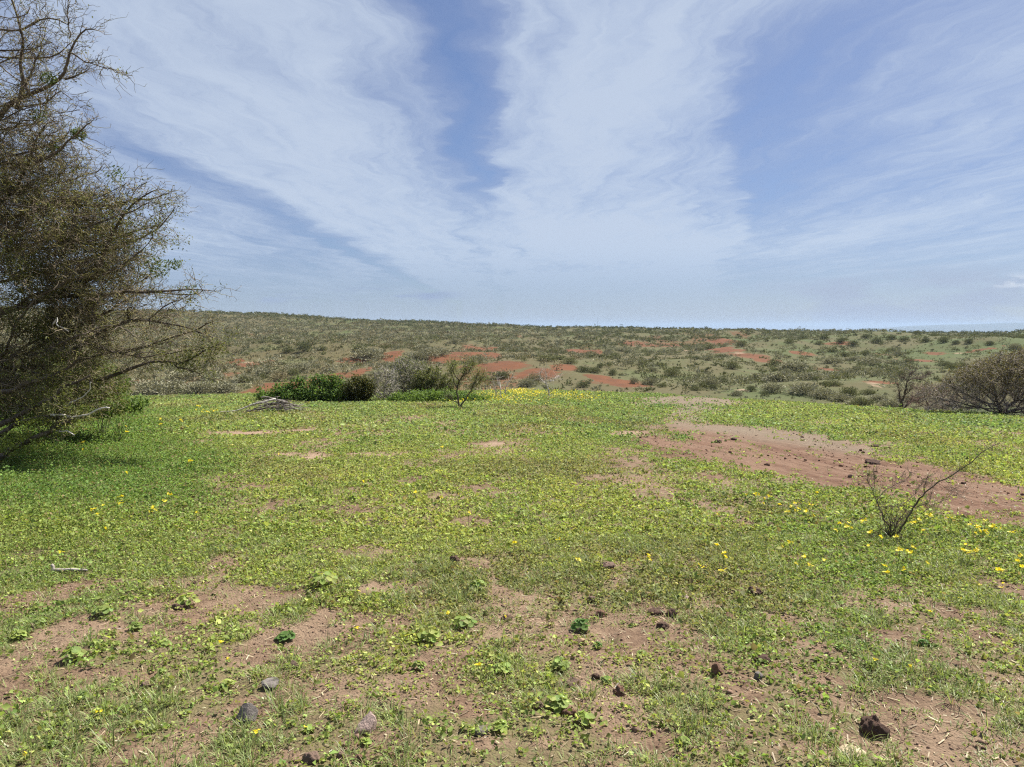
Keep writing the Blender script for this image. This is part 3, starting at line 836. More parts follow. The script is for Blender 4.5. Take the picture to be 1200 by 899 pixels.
troot = np.array([-10.3, 12.6, 0.0]); troot[2] = float(height(troot[0], troot[1]))
A_ = np.concatenate([
    blob(1500, -40, 330, 175, 160, TD, 2.2), blob(800, -50, 80, 105, 190, TD + .3, 1.7), blob(850, 95, 300, 85, 70, TD, 1.5), blob(520, 150, 385, 100, 48, TD - .3, 1.2),
    blob(520, 30, 440, 120, 52, TD - .2, 1.6), blob(120, 45, 50, 40, 55, TD + .2, 0.6), blob(130, 60, 130, 38, 40, TD, 0.7), blob(260, 55, 185, 55, 55, TD, 1.0), blob(650, 15, 235, 105, 85, TD + .2, 1.7), blob(200, 0, 150, 70, 70, TD, 1.2), blob(60, 225, 405, 42, 16, TD - .5, 0.4), blob(170, 165, 245, 50, 40, TD, 0.8),
    blob(380, -200, 250, 190, 260, TD + .5, 2.6), blob(60, 225, 345, 28, 24, TD, 0.5), blob(110, 100, 462, 45, 26, TD + .6, 0.8)])
A_ = A_[A_[:, 2] > height(A_[:, 0], A_[:, 1]) + 0.25]
N0 = [troot - [0, 0, 0.2], troot + [0.05, 0, 0.4], troot + [0.2, -0.05, 0.8], troot + [0.4, -0.1, 1.2]]; P0 = [-1, 0, 1, 2]
for j in range(1, 34):                 # the leader, leaning away to the left
    N0.append(N0[1] + np.array([-0.9 * math.sin(j / 33 * 1.8) - 0.1 * math.sin(j * .9), 0.12 * math.sin(j * .7), 0.19 * j])); P0.append(1 if j == 1 else len(N0) - 2)
SN, SPar = colonize(A_, N0, P0, 0.16, 1.2, 0.26, bias=(0.06, 0, 0.0), jit=0.18)
print("tree skeleton", len(SN))
TL = thing("thorn_tree", "huge windswept brown thorn tree of tangled bare twigs filling the left edge", "tree", troot)
gt = Geo()
srad, skids = skeleton_tubes(gt, SN, SPar, 0.0075, 2.35, 0.17)
# low limbs and dead boughs seen by themselves, sprawling to the right from the trunk
def pxline(pts, d0, d1):
    return np.array([at(px, py, d0 + (d1 - d0) * i_ / (len(pts) - 1)) for i_, (px, py) in enumerate(pts)])
LIMBS = [([(-140, 440), (-60, 330), (-20, 175), (0, 128), (30, 112), (55, 100), (76, 93), (80, 75), (80, 52), (92, 38), (114, 34)], 12.4, 11.8, .11, .009), ([(76, 93), (100, 84)], 11.9, 11.8, .02, .007), ([(80, 62), (110, 76), (146, 83)], 11.9, 11.7, .014, .004),
         ([(82, 44), (80, 20), (82, -6)], 11.8, 11.8, .010, .005), ([(20, 128), (28, 85), (26, 40), (10, -10)], 12.1, 12, .035, .012), ([(34, 112), (30, 95), (44, 66), (52, 52)], 12, 12, .028, .008),
         ([(-60, 330), (10, 230), (40, 190), (36, 172), (50, 148)], 12.2, 11.6, .06, .012), ([(40, 190), (62, 184), (88, 160), (104, 145)], 11.8, 11.6, .028, .007),
         ([(-100, 400), (20, 360), (110, 330), (128, 280), (150, 240), (180, 222)], 12.3, 11.8, .08, .010), ([(60, 346), (140, 345), (200, 340), (250, 344)], 12, 11.6, .045, .006),
         ([(-120, 450), (20, 450), (90, 450), (140, 438), (175, 422), (212, 428), (246, 405), (262, 404)], 12, 11.3, .075, .007), ([(205, 428), (238, 437)], 11.4, 11.2, .015, .005)]
LOW = [([(-110, 520), (-40, 545), (0, 537), (20, 520), (48, 510), (66, 504), (72, 484)], 10.6, 10.2, .075, .022), ([(52, 509), (70, 497), (85, 492)], 10.3, 10.1, .035, .012),
       ([(-80, 500), (0, 498), (30, 483), (62, 465), (78, 452), (104, 442)], 10.6, 10.4, .06, .014), ([(-60, 470), (0, 462), (40, 447), (72, 436), (100, 418)], 10.8, 10.6, .055, .014),
       ([(-60, 540), (0, 506), (28, 494), (60, 487), (95, 488)], 10.5, 10.3, .05, .012)]
DEADL = [([(60, 486), (95, 489), (112, 481), (128, 478)], 10.2, 10.0, .020, .010), ([(66, 505), (88, 508)], 10.1, 10.0, .012, .006), ([(75, 476), (92, 468), (106, 456), (106, 446)], 10.4, 10.2, .012, .006),
          ([(62, 380), (68, 370), (66, 382), (80, 387)], 10.9, 10.8, .012, .006)]
SD_S, SD_D = [], []
for pts, a, b, r0, r1 in LIMBS + LOW:
    W = wiggle(pxline(pts, a, b), max(8, len(pts) * 4), 0.02)
    tube(gt, W, np.linspace(r0, r1, len(W)), 7 if r0 > .03 else 5)
    SD_S.append(W[len(W) // 4:]); SD_D.append(np.gradient(W, axis=0)[len(W) // 4:])
V, F, C = gt.arrays()
gt.build("trunk", M_BARK, origin=troot, parent=TL, smooth=True)
for pts, a, b, r0, r1 in DEADL:
    gd_ = Geo(); W = wiggle(pxline(pts, a, b), max(8, len(pts) * 4), 0.015); tube(gd_, W, np.linspace(r0, r1, len(W)), 6)
    tag(gd_.build("dead_branch", M_PALE, origin=troot, parent=TL, smooth=True), "bleached pale dead branch low on the tree")
# twigs: from every thin part of the skeleton
thin = np.nonzero((srad < 0.030) & (SPar >= 0))[0]
dirs = SN[thin] - SN[SPar[thin]]; dirs /= np.linalg.norm(dirs, axis=1, keepdims=True) + 1e-9
tip = np.array([len(skids[i_]) == 0 for i_ in thin])
ncnt = np.array([(np.linalg.norm(SN - p_, axis=1) < 0.75).sum() for p_ in SN[thin]])
inner = sstep(34, 85, ncnt)
rep = np.round(np.where(tip, 2.6, 0.9) + R.uniform(0, 1.5, len(thin)) + inner * (3.5 + 6.5 * (SN[thin][:, 2] < 4.7) * (SN[thin][:, 0] < -6.4))).astype(int)
print("crown density", np.percentile(ncnt, [5, 25, 50, 75, 95]), rep.sum())
S = np.repeat(SN[thin], rep, axis=0) + R.normal(0, 0.07, (rep.sum(), 3)); D = np.repeat(dirs, rep, axis=0)
ex = np.concatenate(SD_S); exd = np.concatenate(SD_D); exd /= np.linalg.norm(exd, axis=1, keepdims=True) + 1e-9
S = np.concatenate([S, np.repeat(ex, 3, axis=0)]); D = np.concatenate([D, np.repeat(exd, 3, axis=0)])
D = D * 0.9 + R.normal(0, 0.55, D.shape) + np.array([0.22, 0, 0.02])
L = R.uniform(0.18, 0.52, len(S)) * (0.75 + 0.25 * sstep(0, 4, S[:, 2]))
def twigcol(n, P):
    a, b = np.array([0.095, 0.075, 0.050]), np.array([0.31, 0.255, 0.180])
    k_ = np.clip(R.normal(0.4, 0.3, n) + 0.25 * (fbm(P[:, 0] * 1.1, P[:, 2] * 1.1, 2, 401) - 0.5) * 2, 0, 1.1)[:, None]
    c = a * (1 - k_) + b * k_
    ol = R.uniform(0, 1, n) < 0.42
    c[ol] = np.array([0.190, 0.172, 0.066]) * R.uniform(0.7, 1.4, (ol.sum(), 1))
    return c
gw = Geo()
TP, TDr = twigs(gw, S, D, L, 0.0052, 5, 0.60, twigcol(len(S), S), 0.5)
q = R.uniform(0, 1, len(TP)) < 0.40
S2, D2 = TP[q], TDr[q] * 0.5 + R.normal(0, 0.6, (q.sum(), 3)) + np.array([0.15, 0, 0.1])
T2, _ = twigs(gw, S2, D2, R.uniform(0.08, 0.26, len(S2)), 0.0038, 3, 0.5, twigcol(len(S2), S2), 0.5)
gw.build("twigs", M_TWIG, True, origin=troot, parent=TL)
print("twigs", len(S), len(S2))
# sparse olive leaves, thickest in the lower half
gl = Geo()
pool = np.concatenate([TP, T2]); dens = fbm(pool[:, 0] * 1.3 + 9, pool[:, 2] * 1.3 + pool[:, 1] * 0.5, 3, 411)
low = sstep(4.5, 0.6, pool[:, 2])
pr = (0.012 + 0.85 * sstep(0.50, 0.66, dens) * (0.03 + 0.97 * low)) * 0.8
q = np.nonzero(R.uniform(0, 1, len(pool)) < pr * 0.8)[0]
LP = np.repeat(pool[q], 5, axis=0) + R.normal(0, 0.05, (len(q) * 5, 3))
k_ = R.uniform(0, 1, (len(LP), 1))
leaves(gl, LP, R.uniform(0.012, 0.028, len(LP)), (np.array([0.090, 0.105, 0.032]) * (1 - k_) + np.array([0.165, 0.175, 0.058]) * k_), 0.1, 2.0)
for (px, py, rr, n_) in [(92, 157, 9, 260), (63, 175, 8, 160), (57, 92, 9, 200), (45, 135, 10, 160), (185, 312, 16, 260), (205, 310, 8, 120), (225, 340, 8, 60), (135, 205, 14, 120)]:
    LP = blob(n_, px, py, rr, rr * 0.8, 11.8, 0.12); leaves(gl, LP, R.uniform(0.014, 0.03, n_), np.array([0.085, 0.115, 0.035]) * R.uniform(0.7, 1.4, (n_, 1)), 0.1, 1.8)
for (px, py, rx, ry, n_) in [(18, 520, 30, 14, 700), (80, 500, 12, 12, 260), (40, 495, 20, 8, 260)]:
    LP = blob(n_, px, py, rx, ry, 10.3, 0.3); LP = LP[LP[:, 2] > height(LP[:, 0], LP[:, 1])]; leaves(gl, LP, R.uniform(0.014, 0.03, len(LP)), np.array([0.24, 0.28, 0.06]) * R.uniform(0.7, 1.3, (len(LP), 1)), 0.2, 1.8)
gl.build("foliage", M_TREE_LEAF, True, origin=troot, parent=TL)
print("leaves", gl.n // 4)

# dark green bush standing in the shade behind the tree's low limbs
M_WEEDSTEM = bark_mat("green_weed_stem", (0.07, 0.10, 0.03), (0.12, 0.15, 0.05))
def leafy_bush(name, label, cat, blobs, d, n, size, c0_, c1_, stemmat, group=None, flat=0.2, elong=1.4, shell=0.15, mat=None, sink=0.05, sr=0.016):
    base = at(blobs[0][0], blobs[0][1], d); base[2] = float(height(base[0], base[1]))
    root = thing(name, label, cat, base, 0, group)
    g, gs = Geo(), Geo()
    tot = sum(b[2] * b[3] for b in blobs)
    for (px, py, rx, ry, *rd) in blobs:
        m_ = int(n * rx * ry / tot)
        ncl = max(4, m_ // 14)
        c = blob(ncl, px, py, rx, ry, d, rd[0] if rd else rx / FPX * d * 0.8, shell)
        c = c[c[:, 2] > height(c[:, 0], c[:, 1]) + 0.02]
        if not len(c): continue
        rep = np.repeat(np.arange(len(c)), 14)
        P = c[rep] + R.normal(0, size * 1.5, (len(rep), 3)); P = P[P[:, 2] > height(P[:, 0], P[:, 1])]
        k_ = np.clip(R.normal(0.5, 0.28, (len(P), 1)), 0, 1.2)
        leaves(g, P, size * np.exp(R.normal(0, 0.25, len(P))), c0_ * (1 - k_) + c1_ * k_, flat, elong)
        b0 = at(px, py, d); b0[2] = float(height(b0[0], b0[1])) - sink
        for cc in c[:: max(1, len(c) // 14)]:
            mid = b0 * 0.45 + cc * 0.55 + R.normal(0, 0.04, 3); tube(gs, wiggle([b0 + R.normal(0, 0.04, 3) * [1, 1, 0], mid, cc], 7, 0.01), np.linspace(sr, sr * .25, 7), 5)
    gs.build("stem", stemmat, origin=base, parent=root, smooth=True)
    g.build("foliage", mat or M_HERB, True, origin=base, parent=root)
    return root
a3 = lambda *v: np.array(v, float)
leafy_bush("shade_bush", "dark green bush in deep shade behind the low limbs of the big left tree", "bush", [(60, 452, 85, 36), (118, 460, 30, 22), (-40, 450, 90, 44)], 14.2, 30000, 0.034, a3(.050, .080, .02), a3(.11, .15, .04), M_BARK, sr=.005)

leafy_bush("tall_weeds", "tall fresh green weeds growing at the foot of the big left tree", "weeds", [(30, 486, 50, 10), (95, 480, 46, 9), (140, 474, 34, 7), (-40, 490, 50, 12)], 13.6, 14000, 0.030, a3(.075, .125, .030), a3(.15, .22, .06), M_WEEDSTEM, elong=2.0, sr=.004)

# ------------------------------------------------------------------ shrubs at the lip of the plateau
LD = 27.0
leafy_bush("broadleaf_shrub", "low spreading bright green broad-leaved shrub behind the pile of dead branches", "shrub", [(318, 465, 16, 7), (340, 463, 24, 10), (372, 461, 26, 12), (398, 463, 24, 10), (342, 454, 5, 7), (382, 449, 12, 8), (360, 467, 30, 7), (325, 455, 5, 6), (333, 452, 3, 5), (354, 449, 4, 6), (366, 447, 5, 6), (376, 444, 3, 6), (389, 443, 4, 6), (395, 449, 8, 8), (306, 462, 6, 6), (349, 446, 3, 6)], LD, 11000, 0.055, a3(.060, .112, .025), a3(.155, .235, .064), M_BARK, elong=1.25, shell=0.05)
leafy_bush("dark_shrub", "rounded dark olive shrub with brownish edges right of the bright green one", "shrub", [(419, 457, 18, 17), (428, 455, 12, 13), (410, 465, 10, 8)], LD - .3, 7000, 0.042, a3(.040, .055, .018), a3(.115, .105, .040), M_BARK)


def twiggy(name, label, cat, blobs, d, base_px, natt, rtip, c0_, c1_, leafc=None, nleaf=0, leafsize=0.03, step=0.10, tw=4, twl=(0.12, 0.35), bark=None, group=None, trunk_h=0.25, bias=(0, 0, 0.02), rmax=0.10, leafshell=0.0, twr=None, gz=None):
    """a leafless or nearly leafless shrub or small tree, grown branch by branch"""
    base = ground(*base_px, 1.0) if d is None else at(base_px[0], base_px[1], d)
    d = base[1]; base[2] = float(height(base[0], base[1]))
    root = thing(name, label, cat, base, 0, group)
    att = np.concatenate([blob(int(natt * b[2] * b[3] / sum(q[2] * q[3] for q in blobs)) + 4, b[0], b[1], b[2], b[3], d, b[4] if len(b) > 4 else b[2] / FPX * d * 0.85) for b in blobs])
    att = att[att[:, 2] > height(att[:, 0], att[:, 1]) + 0.06]
    up = np.array([0, 0, trunk_h])
    n0 = [base - [0, 0, 0.08], base + up * 0.33 + R.normal(0, 0.02, 3), base + up * 0.66 + R.normal(0, 0.03, 3), base + up]
    N_, P_ = colonize(att, n0, [-1, 0, 1, 2], step, step * 8, step * 1.7, bias=bias, jit=0.22)
    g = Geo(); rad, kids = skeleton_tubes(g, N_, P_, rtip, 2.3, rmax)
    g.build("trunk", bark or M_BARK, origin=base, parent=root, smooth=True)
    th_ = np.nonzero((rad < rtip * 3.2) & (P_ >= 0))[0]
    dr = N_[th_] - N_[P_[th_]]; dr /= np.linalg.norm(dr, axis=1, keepdims=True) + 1e-9
    S = np.repeat(N_[th_], tw, axis=0); D = np.repeat(dr, tw, axis=0) + R.normal(0, 0.55, (len(th_) * tw, 3)) + np.array([0, 0, 0.12])
    k_ = np.clip(R.normal(0.5, 0.3, (len(S), 1)), 0, 1.2)
    g2 = Geo(); TP_, _ = twigs(g2, S, D, R.uniform(*twl, len(S)), twr or rtip * 0.75, 3, 0.4, c0_ * (1 - k_) + c1_ * k_, 0.5)
    g2.build("twigs", M_TWIG, True, origin=base, parent=root)
    if nleaf:
        g3 = Geo(); q_ = R.integers(0, len(TP_), nleaf)
        LP_ = TP_[q_] + R.normal(0, leafsize * 0.8, (nleaf, 3))
        if leafshell:  # leaves only towards the top of the crown
            zc = (LP_[:, 2] - LP_[:, 2].min()) / np.ptp(LP_[:, 2]); LP_ = LP_[R.uniform(0, 1, nleaf) < sstep(leafshell - 0.25, leafshell + 0.15, zc)]
        u_ = R.uniform(0, 1, (len(LP_), 1)); leaves(g3, LP_, leafsize * np.exp(R.normal(0, 0.25, len(LP_))), leafc[0] * (1 - u_) + leafc[1] * u_, 0.1, 1.8)
        g3.build("foliage", M_TREE_LEAF, True, origin=base, parent=root)
    return root
grey0, grey1 = a3(.24, .215, .18), a3(.52, .48, .42)
ol0, ol1 = a3(.10, .085, .05), a3(.24, .21, .13)
twiggy("grey_shrub", "pale grey leafless shrub right of the dark olive shrub", "shrub", [(452, 448, 17, 20), (448, 462, 14, 8)], LD + .4, (450, 472), 420, .008, grey0, grey1, tw=6, bark=M_GREYWOOD, leafc=(a3(.12, .13, .06), a3(.2, .2, .1)), nleaf=700)
twiggy("grey_shrub", "taller grey shrub with a whitish rounded top behind the pale grey one", "shrub", [(478, 437, 24, 18), (474, 428, 14, 10), (480, 455, 20, 14)], LD + 2.2, (480, 472), 600, .008, grey0, grey1, tw=6, bark=M_GREYWOOD, leafc=(a3(.10, .12, .045), a3(.17, .18, .08)), nleaf=3600, leafsize=.035)
twiggy("olive_shrub", "olive green twiggy shrub left of the small dark-stemmed tree", "shrub", [(505, 448, 22, 18), (520, 452, 16, 12), (495, 455, 18, 12)], LD + 1.4, (508, 470), 520, .008, ol0, ol1, tw=5, leafc=(a3(.09, .11, .035), a3(.17, .18, .07)), nleaf=5200, leafsize=.038)
leafy_bush("green_weeds", "bank of fresh green weeds below the grey and olive shrubs", "weeds", [(490, 467, 34, 8), (520, 466, 30, 8), (465, 470, 16, 5), (550, 468, 26, 6)], LD - .2, 9000, 0.045, a3(.080, .135, .032), a3(.155, .225, .06), M_WEEDSTEM, elong=1.8, sr=.005)

# small dark-stemmed tree with an airy green crown
SD = 23.5
b_ = at(538.5, 480, SD); b_[2] = float(height(b_[0], b_[1]))
st_ = thing("thorn_sapling", "small thorn tree with two dark curving stems and an airy green crown", "tree", b_)
gs = Geo(); tips = []
def stemline(g, pts, d, r0, r1, dd=0.0, sides=6, amp=0.012, snap=None):
    W = pxline(pts, d, d + dd)
    if snap is not None: W[0] = snap
    W = wiggle(W, max(7, 4 * len(pts)), amp); tube(g, W, np.linspace(r0, r1, len(W)), sides); return W
for pts, r0, r1, dd in [([(538.5, 481), (537, 470), (535, 458), (538, 448), (543, 440), (546, 430)], .038, .010, .2), ([(539, 478), (545, 468), (553, 456), (557, 446), (560, 438)], .030, .010, -.25),
                        ([(535, 455), (531, 445), (529, 436), (531, 428)], .022, .008, .1), ([(538, 446), (533, 440), (530, 430)], .018, .007, -.3), ([(543, 440), (550, 436), (553, 428)], .016, .007, .3), ([(537, 474), (530, 468), (526, 464)], .012, .006, .1), ([(553, 456), (562, 448), (566, 440)], .014, .006, -.1)]:
    tips.append(stemline(gs, pts, SD, r0, r1, dd, snap=None))
gs.build("trunk", M_BARK, origin=b_, parent=st_, smooth=True)
ends = np.concatenate([w[len(w) // 2:] for w in tips]); ed = np.concatenate([np.gradient(w, axis=0)[len(w) // 2:] for w in tips]); ed /= np.linalg.norm(ed, axis=1, keepdims=True)
S = np.repeat(ends, 7, axis=0); D = np.repeat(ed, 7, axis=0) + R.normal(0, 0.7, (len(ends) * 7, 3))
g2 = Geo(); TPs, _ = twigs(g2, S, D, R.uniform(.15, .40, len(S)), .0050, 4, .4, a3(.10, .085, .055) * R.uniform(.7, 1.8, (len(S), 1)), .5)
g2.build("twigs", M_TWIG, True, origin=b_, parent=st_)
TPs = TPs[TPs[:, 2] > b_[2] + 0.55]
g3 = Geo(); q_ = R.integers(0, len(TPs), 5200); LP = TPs[q_] + R.normal(0, .09, (5200, 3)); u_ = R.uniform(0, 1, (5200, 1))
leaves(g3, LP, R.uniform(.012, .024, 5200), a3(.14, .16, .055) * (1 - u_) + a3(.23, .25, .10) * u_, .1, 2.0); g3.build("foliage", M_TREE_LEAF, True, origin=b_, parent=st_)

# two bleached dead saplings among the yellow flowers
def dead_tree(label, base_px, d, lines, tw, name="dead_sapling", bark=None, tc=(.40, .36, .31), cat="dead tree"):
    b = at(base_px[0], base_px[1], d); b[2] = float(height(b[0], b[1]))
    r = thing(name, label, cat, b); g = Geo(); E, ED = [], []
    for pts, r0, r1, dd in lines:
        W = stemline(g, pts, d, r0, r1, dd, amp=.015); E.append(W[3:]); ED.append(np.gradient(W, axis=0)[3:])
    g.build("trunk", bark or M_PALE, origin=b, parent=r, smooth=True)
    E, ED = np.concatenate(E), np.concatenate(ED); ED /= np.linalg.norm(ED, axis=1, keepdims=True)
    S = np.repeat(E, tw, axis=0); D = np.repeat(ED, tw, axis=0) * .6 + R.normal(0, .6, (len(E) * tw, 3)) + [0, 0, .2]
    g = Geo(); twigs(g, S, D, R.uniform(.15, .45, len(S)), .0055, 4, .4, np.array(tc) * R.uniform(.6, 1.2, (len(S), 1)), .5)
    g.build("twigs", M_TWIG, True, origin=b, parent=r)
dead_tree("white dead sapling with a single crooked stem and flat top of fine twigs", (643.5, 469), 29, [([(643.5, 470), (643, 458), (641, 452), (639, 448), (644, 446), (649, 446)], .034, .012, 0), ([(640, 450), (636, 447), (633, 444)], .020, .010, .2), ([(639, 448), (640, 440), (640, 436)], .016, .007, -.2), ([(644, 446), (652, 442), (656, 441)], .014, .006, .3), ([(634, 445), (632, 438), (636, 433)], .010, .006, -.3)], 3)
dead_tree("white dead sapling of several thin forked stems left of the single-stemmed one", (586, 466), 29.5, [([(592, 462), (592, 454), (596, 448), (600, 442)], .026, .012, 0), ([(586, 466), (587, 456), (585, 447)], .022, .010, .2), ([(583, 464), (580, 455), (578, 447)], .024, .010, -.2), ([(587, 456), (584, 448), (583, 442)], .014, .007, .1)], 2)

# heap of dead branches
PB = ground(316, 484); pr_ = thing("branch_pile", "heap of grey dead branches lying on the grass at the far left of the clearing", "pile of branches", PB)
k_ = PB[1] / FPX
for j in range(52):
    a = R.uniform(-0.55, 0.55); L_ = R.uniform(10, 34) * k_; cx = R.normal(4, 12) * k_; cy = R.normal(0, .22)
    hh = max(0.02, 0.40 * (1 - (cx / (38 * k_)) ** 2)) * R.uniform(.15, 1)
    sl = R.normal(0, .12) - 0.3 * cx
    e = np.array([math.cos(a), math.sin(a) * .6, 0]) * L_ / 2; e[2] = sl * L_ / 2
    c = np.array([PB[0] + cx, PB[1] + .25 + cy, 0]); c[2] = float(height(c[0], c[1])) + hh
    W = wiggle([c - e, c + [0, 0, .02], c + e], 9, .018); W[:, 2] = np.maximum(W[:, 2], height(W[:, 0], W[:, 1]) + .012)
    g = Geo(); r_ = R.uniform(.007, .022); tube(g, W, np.linspace(r_, r_ * .4, 9), 6)
    q_ = R.integers(2, 9, 3); twigs(g, W[q_], np.repeat((e / np.linalg.norm(e))[None], 3, 0) + R.normal(0, .5, (3, 3)), R.uniform(.1, .3, 3), .005, 3, .4)
    g.build("branch", (M_GREYWOOD, M_GREYWOOD, M_BARK)[j % 3], origin=PB, parent=pr_, smooth=True)
g = Geo(); W = wiggle(np.array([PB + [-1.62, -.05, .03], PB + [-.95, .0, .07], PB + [-.35, .1, .30], PB + [.1, .2, .36]]), 12, .02); W[:, 2] = np.maximum(W[:, 2], height(W[:, 0], W[:, 1]) + .02)
tube(g, W, np.linspace(.010, .032, 12), 7); tag(g.build("branch", M_PALE, origin=PB, parent=pr_, smooth=True), "long bleached branch poking out to the left")

# windswept thorn trees at the right edge, just over the lip
RD = 21.0
twiggy("thorn_tree", "broad windswept thorn tree with a dense brown crown at the right edge", "tree", [(1150, 455, 40, 30, 1.0), (1190, 446, 48, 37, 1.2), (1150, 440, 26, 14, .8), (1185, 428, 24, 12, .8), (1122, 462, 20, 22, .7), (1225, 450, 50, 38, 1.2), (1128, 441, 14, 8, .5), (1160, 433, 16, 9, .6), (1182, 424, 16, 9, .6), (1206, 418, 18, 10, .7), (1112, 448, 10, 8, .4), (1100, 472, 24, 14, .7), (1090, 460, 14, 10, .5), (1165, 476, 50, 14, 1.1), (1215, 478, 40, 14, 1.1)], RD, (1172, 495), 3300, .0055, a3(.17, .14, .11), a3(.46, .40, .34),
       leafc=(a3(.085, .078, .030), a3(.165, .140, .058)), nleaf=38000, leafsize=.024, step=.085, tw=7, twl=(.10, .28), rmax=.085, leafshell=.55, bias=(.03, 0, .0), trunk_h=.12)
dead_tree("small bare dark thorn tree with flat layered twigs left of the broad one", (1058.5, 484), RD + 2.5, [([(1058.5, 485), (1058, 478), (1056, 471), (1054.5, 464), (1054, 458)], .060, .016, 0), ([(1058, 478), (1063, 475), (1067, 470), (1069, 466)], .036, .016, .2), ([(1056, 471), (1060, 463), (1062, 452), (1064, 446)], .030, .012, -.2), ([(1064, 446), (1060, 444), (1058, 442)], .012, .006, .1), ([(1063, 447), (1069, 443), (1076, 444), (1084, 441), (1089, 437)], .018, .007, .3), ([(1069, 466), (1076, 462), (1082, 456), (1090, 452)], .018, .008, .3), ([(1054, 458), (1053, 450)], .012, .006, -.1), ([(1069, 466), (1073, 470), (1080, 466)], .012, .006, .1), ([(1064, 446), (1066, 440), (1070, 436)], .012, .006, .1), ([(1060, 463), (1066, 458), (1072, 454)], .014, .006, -.3)], 5, "bare_thorn_tree", M_BARK, a3(.15, .12, .095), "tree")
twiggy("bare_thorn_shrub", "thin reddish brown bare shrub between the two right-hand thorn trees", "shrub", [(1088, 465, 17, 17, .5), (1104, 468, 16, 17, .5), (1080, 458, 10, 8, .3), (1075, 472, 12, 12, .4)], RD + 1.5, (1086, 488), 800, .006, a3(.16, .10, .08), a3(.36, .25, .21), step=.1, tw=5, twl=(.1, .3), rmax=.035)

# bare shrub in the right foreground
bb = ground(1043, 630); fs = thing("bare_shrub", "bare dark shrub with one long arching stem in front of the red track", "shrub", bb)
D0 = bb[1]; z5 = lambda *p: [(1000 + a / 5.62, 500 + b / 5.62) for a, b in p]
FSL = [(z5((268, 735), (300, 690), (335, 635), (385, 545), (430, 485), (470, 440), (555, 365), (640, 320), (700, 285), (760, 245), (800, 215), (830, 180), (880, 150), (945, 112)), .013, .003, -.5), (z5((235, 735), (240, 670), (210, 620), (190, 580), (170, 530), (155, 488)), .010, .007, .35), (z5((155, 488), (130, 440), (120, 400), (95, 370), (95, 330), (105, 318)), .006, .002, .1), (z5((125, 425), (140, 390), (138, 340), (135, 300)), .0045, .002, -.1),
       (z5((155, 488), (180, 460), (200, 430), (245, 395), (300, 372), (350, 352), (385, 300)), .0055, .002, .3), (z5((300, 372), (300, 335), (345, 318)), .003, .0015, .1), (z5((250, 700), (245, 630), (222, 575), (245, 540), (290, 510)), .006, .002, -.3), (z5((222, 575), (195, 560)), .003, .002, .1), (z5((255, 715), (290, 620), (330, 570), (350, 545)), .007, .003, -.3),
       (z5((330, 510), (370, 475), (405, 440), (430, 395), (460, 370), (495, 325)), .004, .0017, .2), (z5((470, 438), (468, 400), (470, 365), (490, 335)), .004, .0018, -.2), (z5((470, 365), (450, 345)), .002, .001, .1), (z5((385, 545), (440, 520), (500, 500), (515, 440), (510, 420)), .004, .0015, .3), (z5((450, 575), (480, 545), (560, 500), (620, 465), (680, 452), (720, 442)), .004, .0015, .3), (z5((555, 365), (590, 400), (640, 420), (690, 400)), .0025, .0012, .2),
       (z5((240, 720), (215, 690), (205, 640)), .006, .003, .1), (z5((262, 720), (280, 660), (310, 610)), .006, .003, .2), (z5((225, 735), (230, 690), (250, 650), (262, 610)), .006, .003, -.2)]
g = Geo(); E, ED = [], []
for pts, r0, r1, dd in FSL:
    n_ = len(pts)
    W = np.array([at(px, py, D0 + dd * ((630 - py) / 100)) for px, py in pts]); W = wiggle(W, 4 * n_, .004); tube(g, W, np.linspace(r0, r1, len(W)) * 0.72, 6)
    E.append(W[len(W) // 3:]); ED.append(np.gradient(W, axis=0)[len(W) // 3:])
g.build("stem", M_BARK, origin=bb, parent=fs, smooth=True)
E, ED = np.concatenate(E), np.concatenate(ED); ED /= np.linalg.norm(ED, axis=1, keepdims=True)
q_ = R.uniform(0, 1, len(E)) < .75
S = np.repeat(E[q_], 3, axis=0); D = np.repeat(ED[q_], 3, axis=0) * .5 + R.normal(0, .6, (len(S), 3)) + [0.15, 0, .15]
g = Geo(); T1, TD1 = twigs(g, S, D, R.uniform(.04, .16, len(S)), .0016, 4, .45, a3(.13, .10, .075) * R.uniform(.7, 1.8, (len(S), 1)), .6)
q_ = R.uniform(0, 1, len(T1)) < .15; twigs(g, T1[q_], R.normal(0, 1, (q_.sum(), 3)), R.uniform(.03, .08, q_.sum()), .0012, 3, .4, a3(.16, .13, .08))
S = np.repeat(bb[None], 26, 0) + R.normal(0, .05, (26, 3)) * [1, 1, .1]; twigs(g, S, R.normal(0, .4, (26, 3)) + [0, 0, 1], R.uniform(.12, .32, 26), .003, 5, .25, a3(.10, .08, .06))
g.build("twigs", M_TWIG, True, origin=bb, parent=fs)

# crooked piece of dead root at the edge of the lush herbs
rb = ground(62, 672); g = Geo()
s = rb[1] / FPX
W = wiggle([rb + a3(-1, 0, 10) * s, rb + a3(0, 0, 5) * s, rb + a3(2, 0, -3) * s], 6, .003); tube(g, W, np.array([.8, .9, 1, 1, .9, .7]) * 2.2 * s, 6)
W = wiggle([rb + a3(-1, 0, 3) * s, rb + a3(14, -1, 4) * s, rb + a3(40, 2, 3) * s], 10, .004); tube(g, W, np.linspace(2.4, 1.2, 10) * s, 6)
tag(g.build("dead_root", M_GREYWOOD, origin=rb, loc=rb, smooth=True), "crooked brown piece of dead root lying below the lush herbs at left", "dead wood")

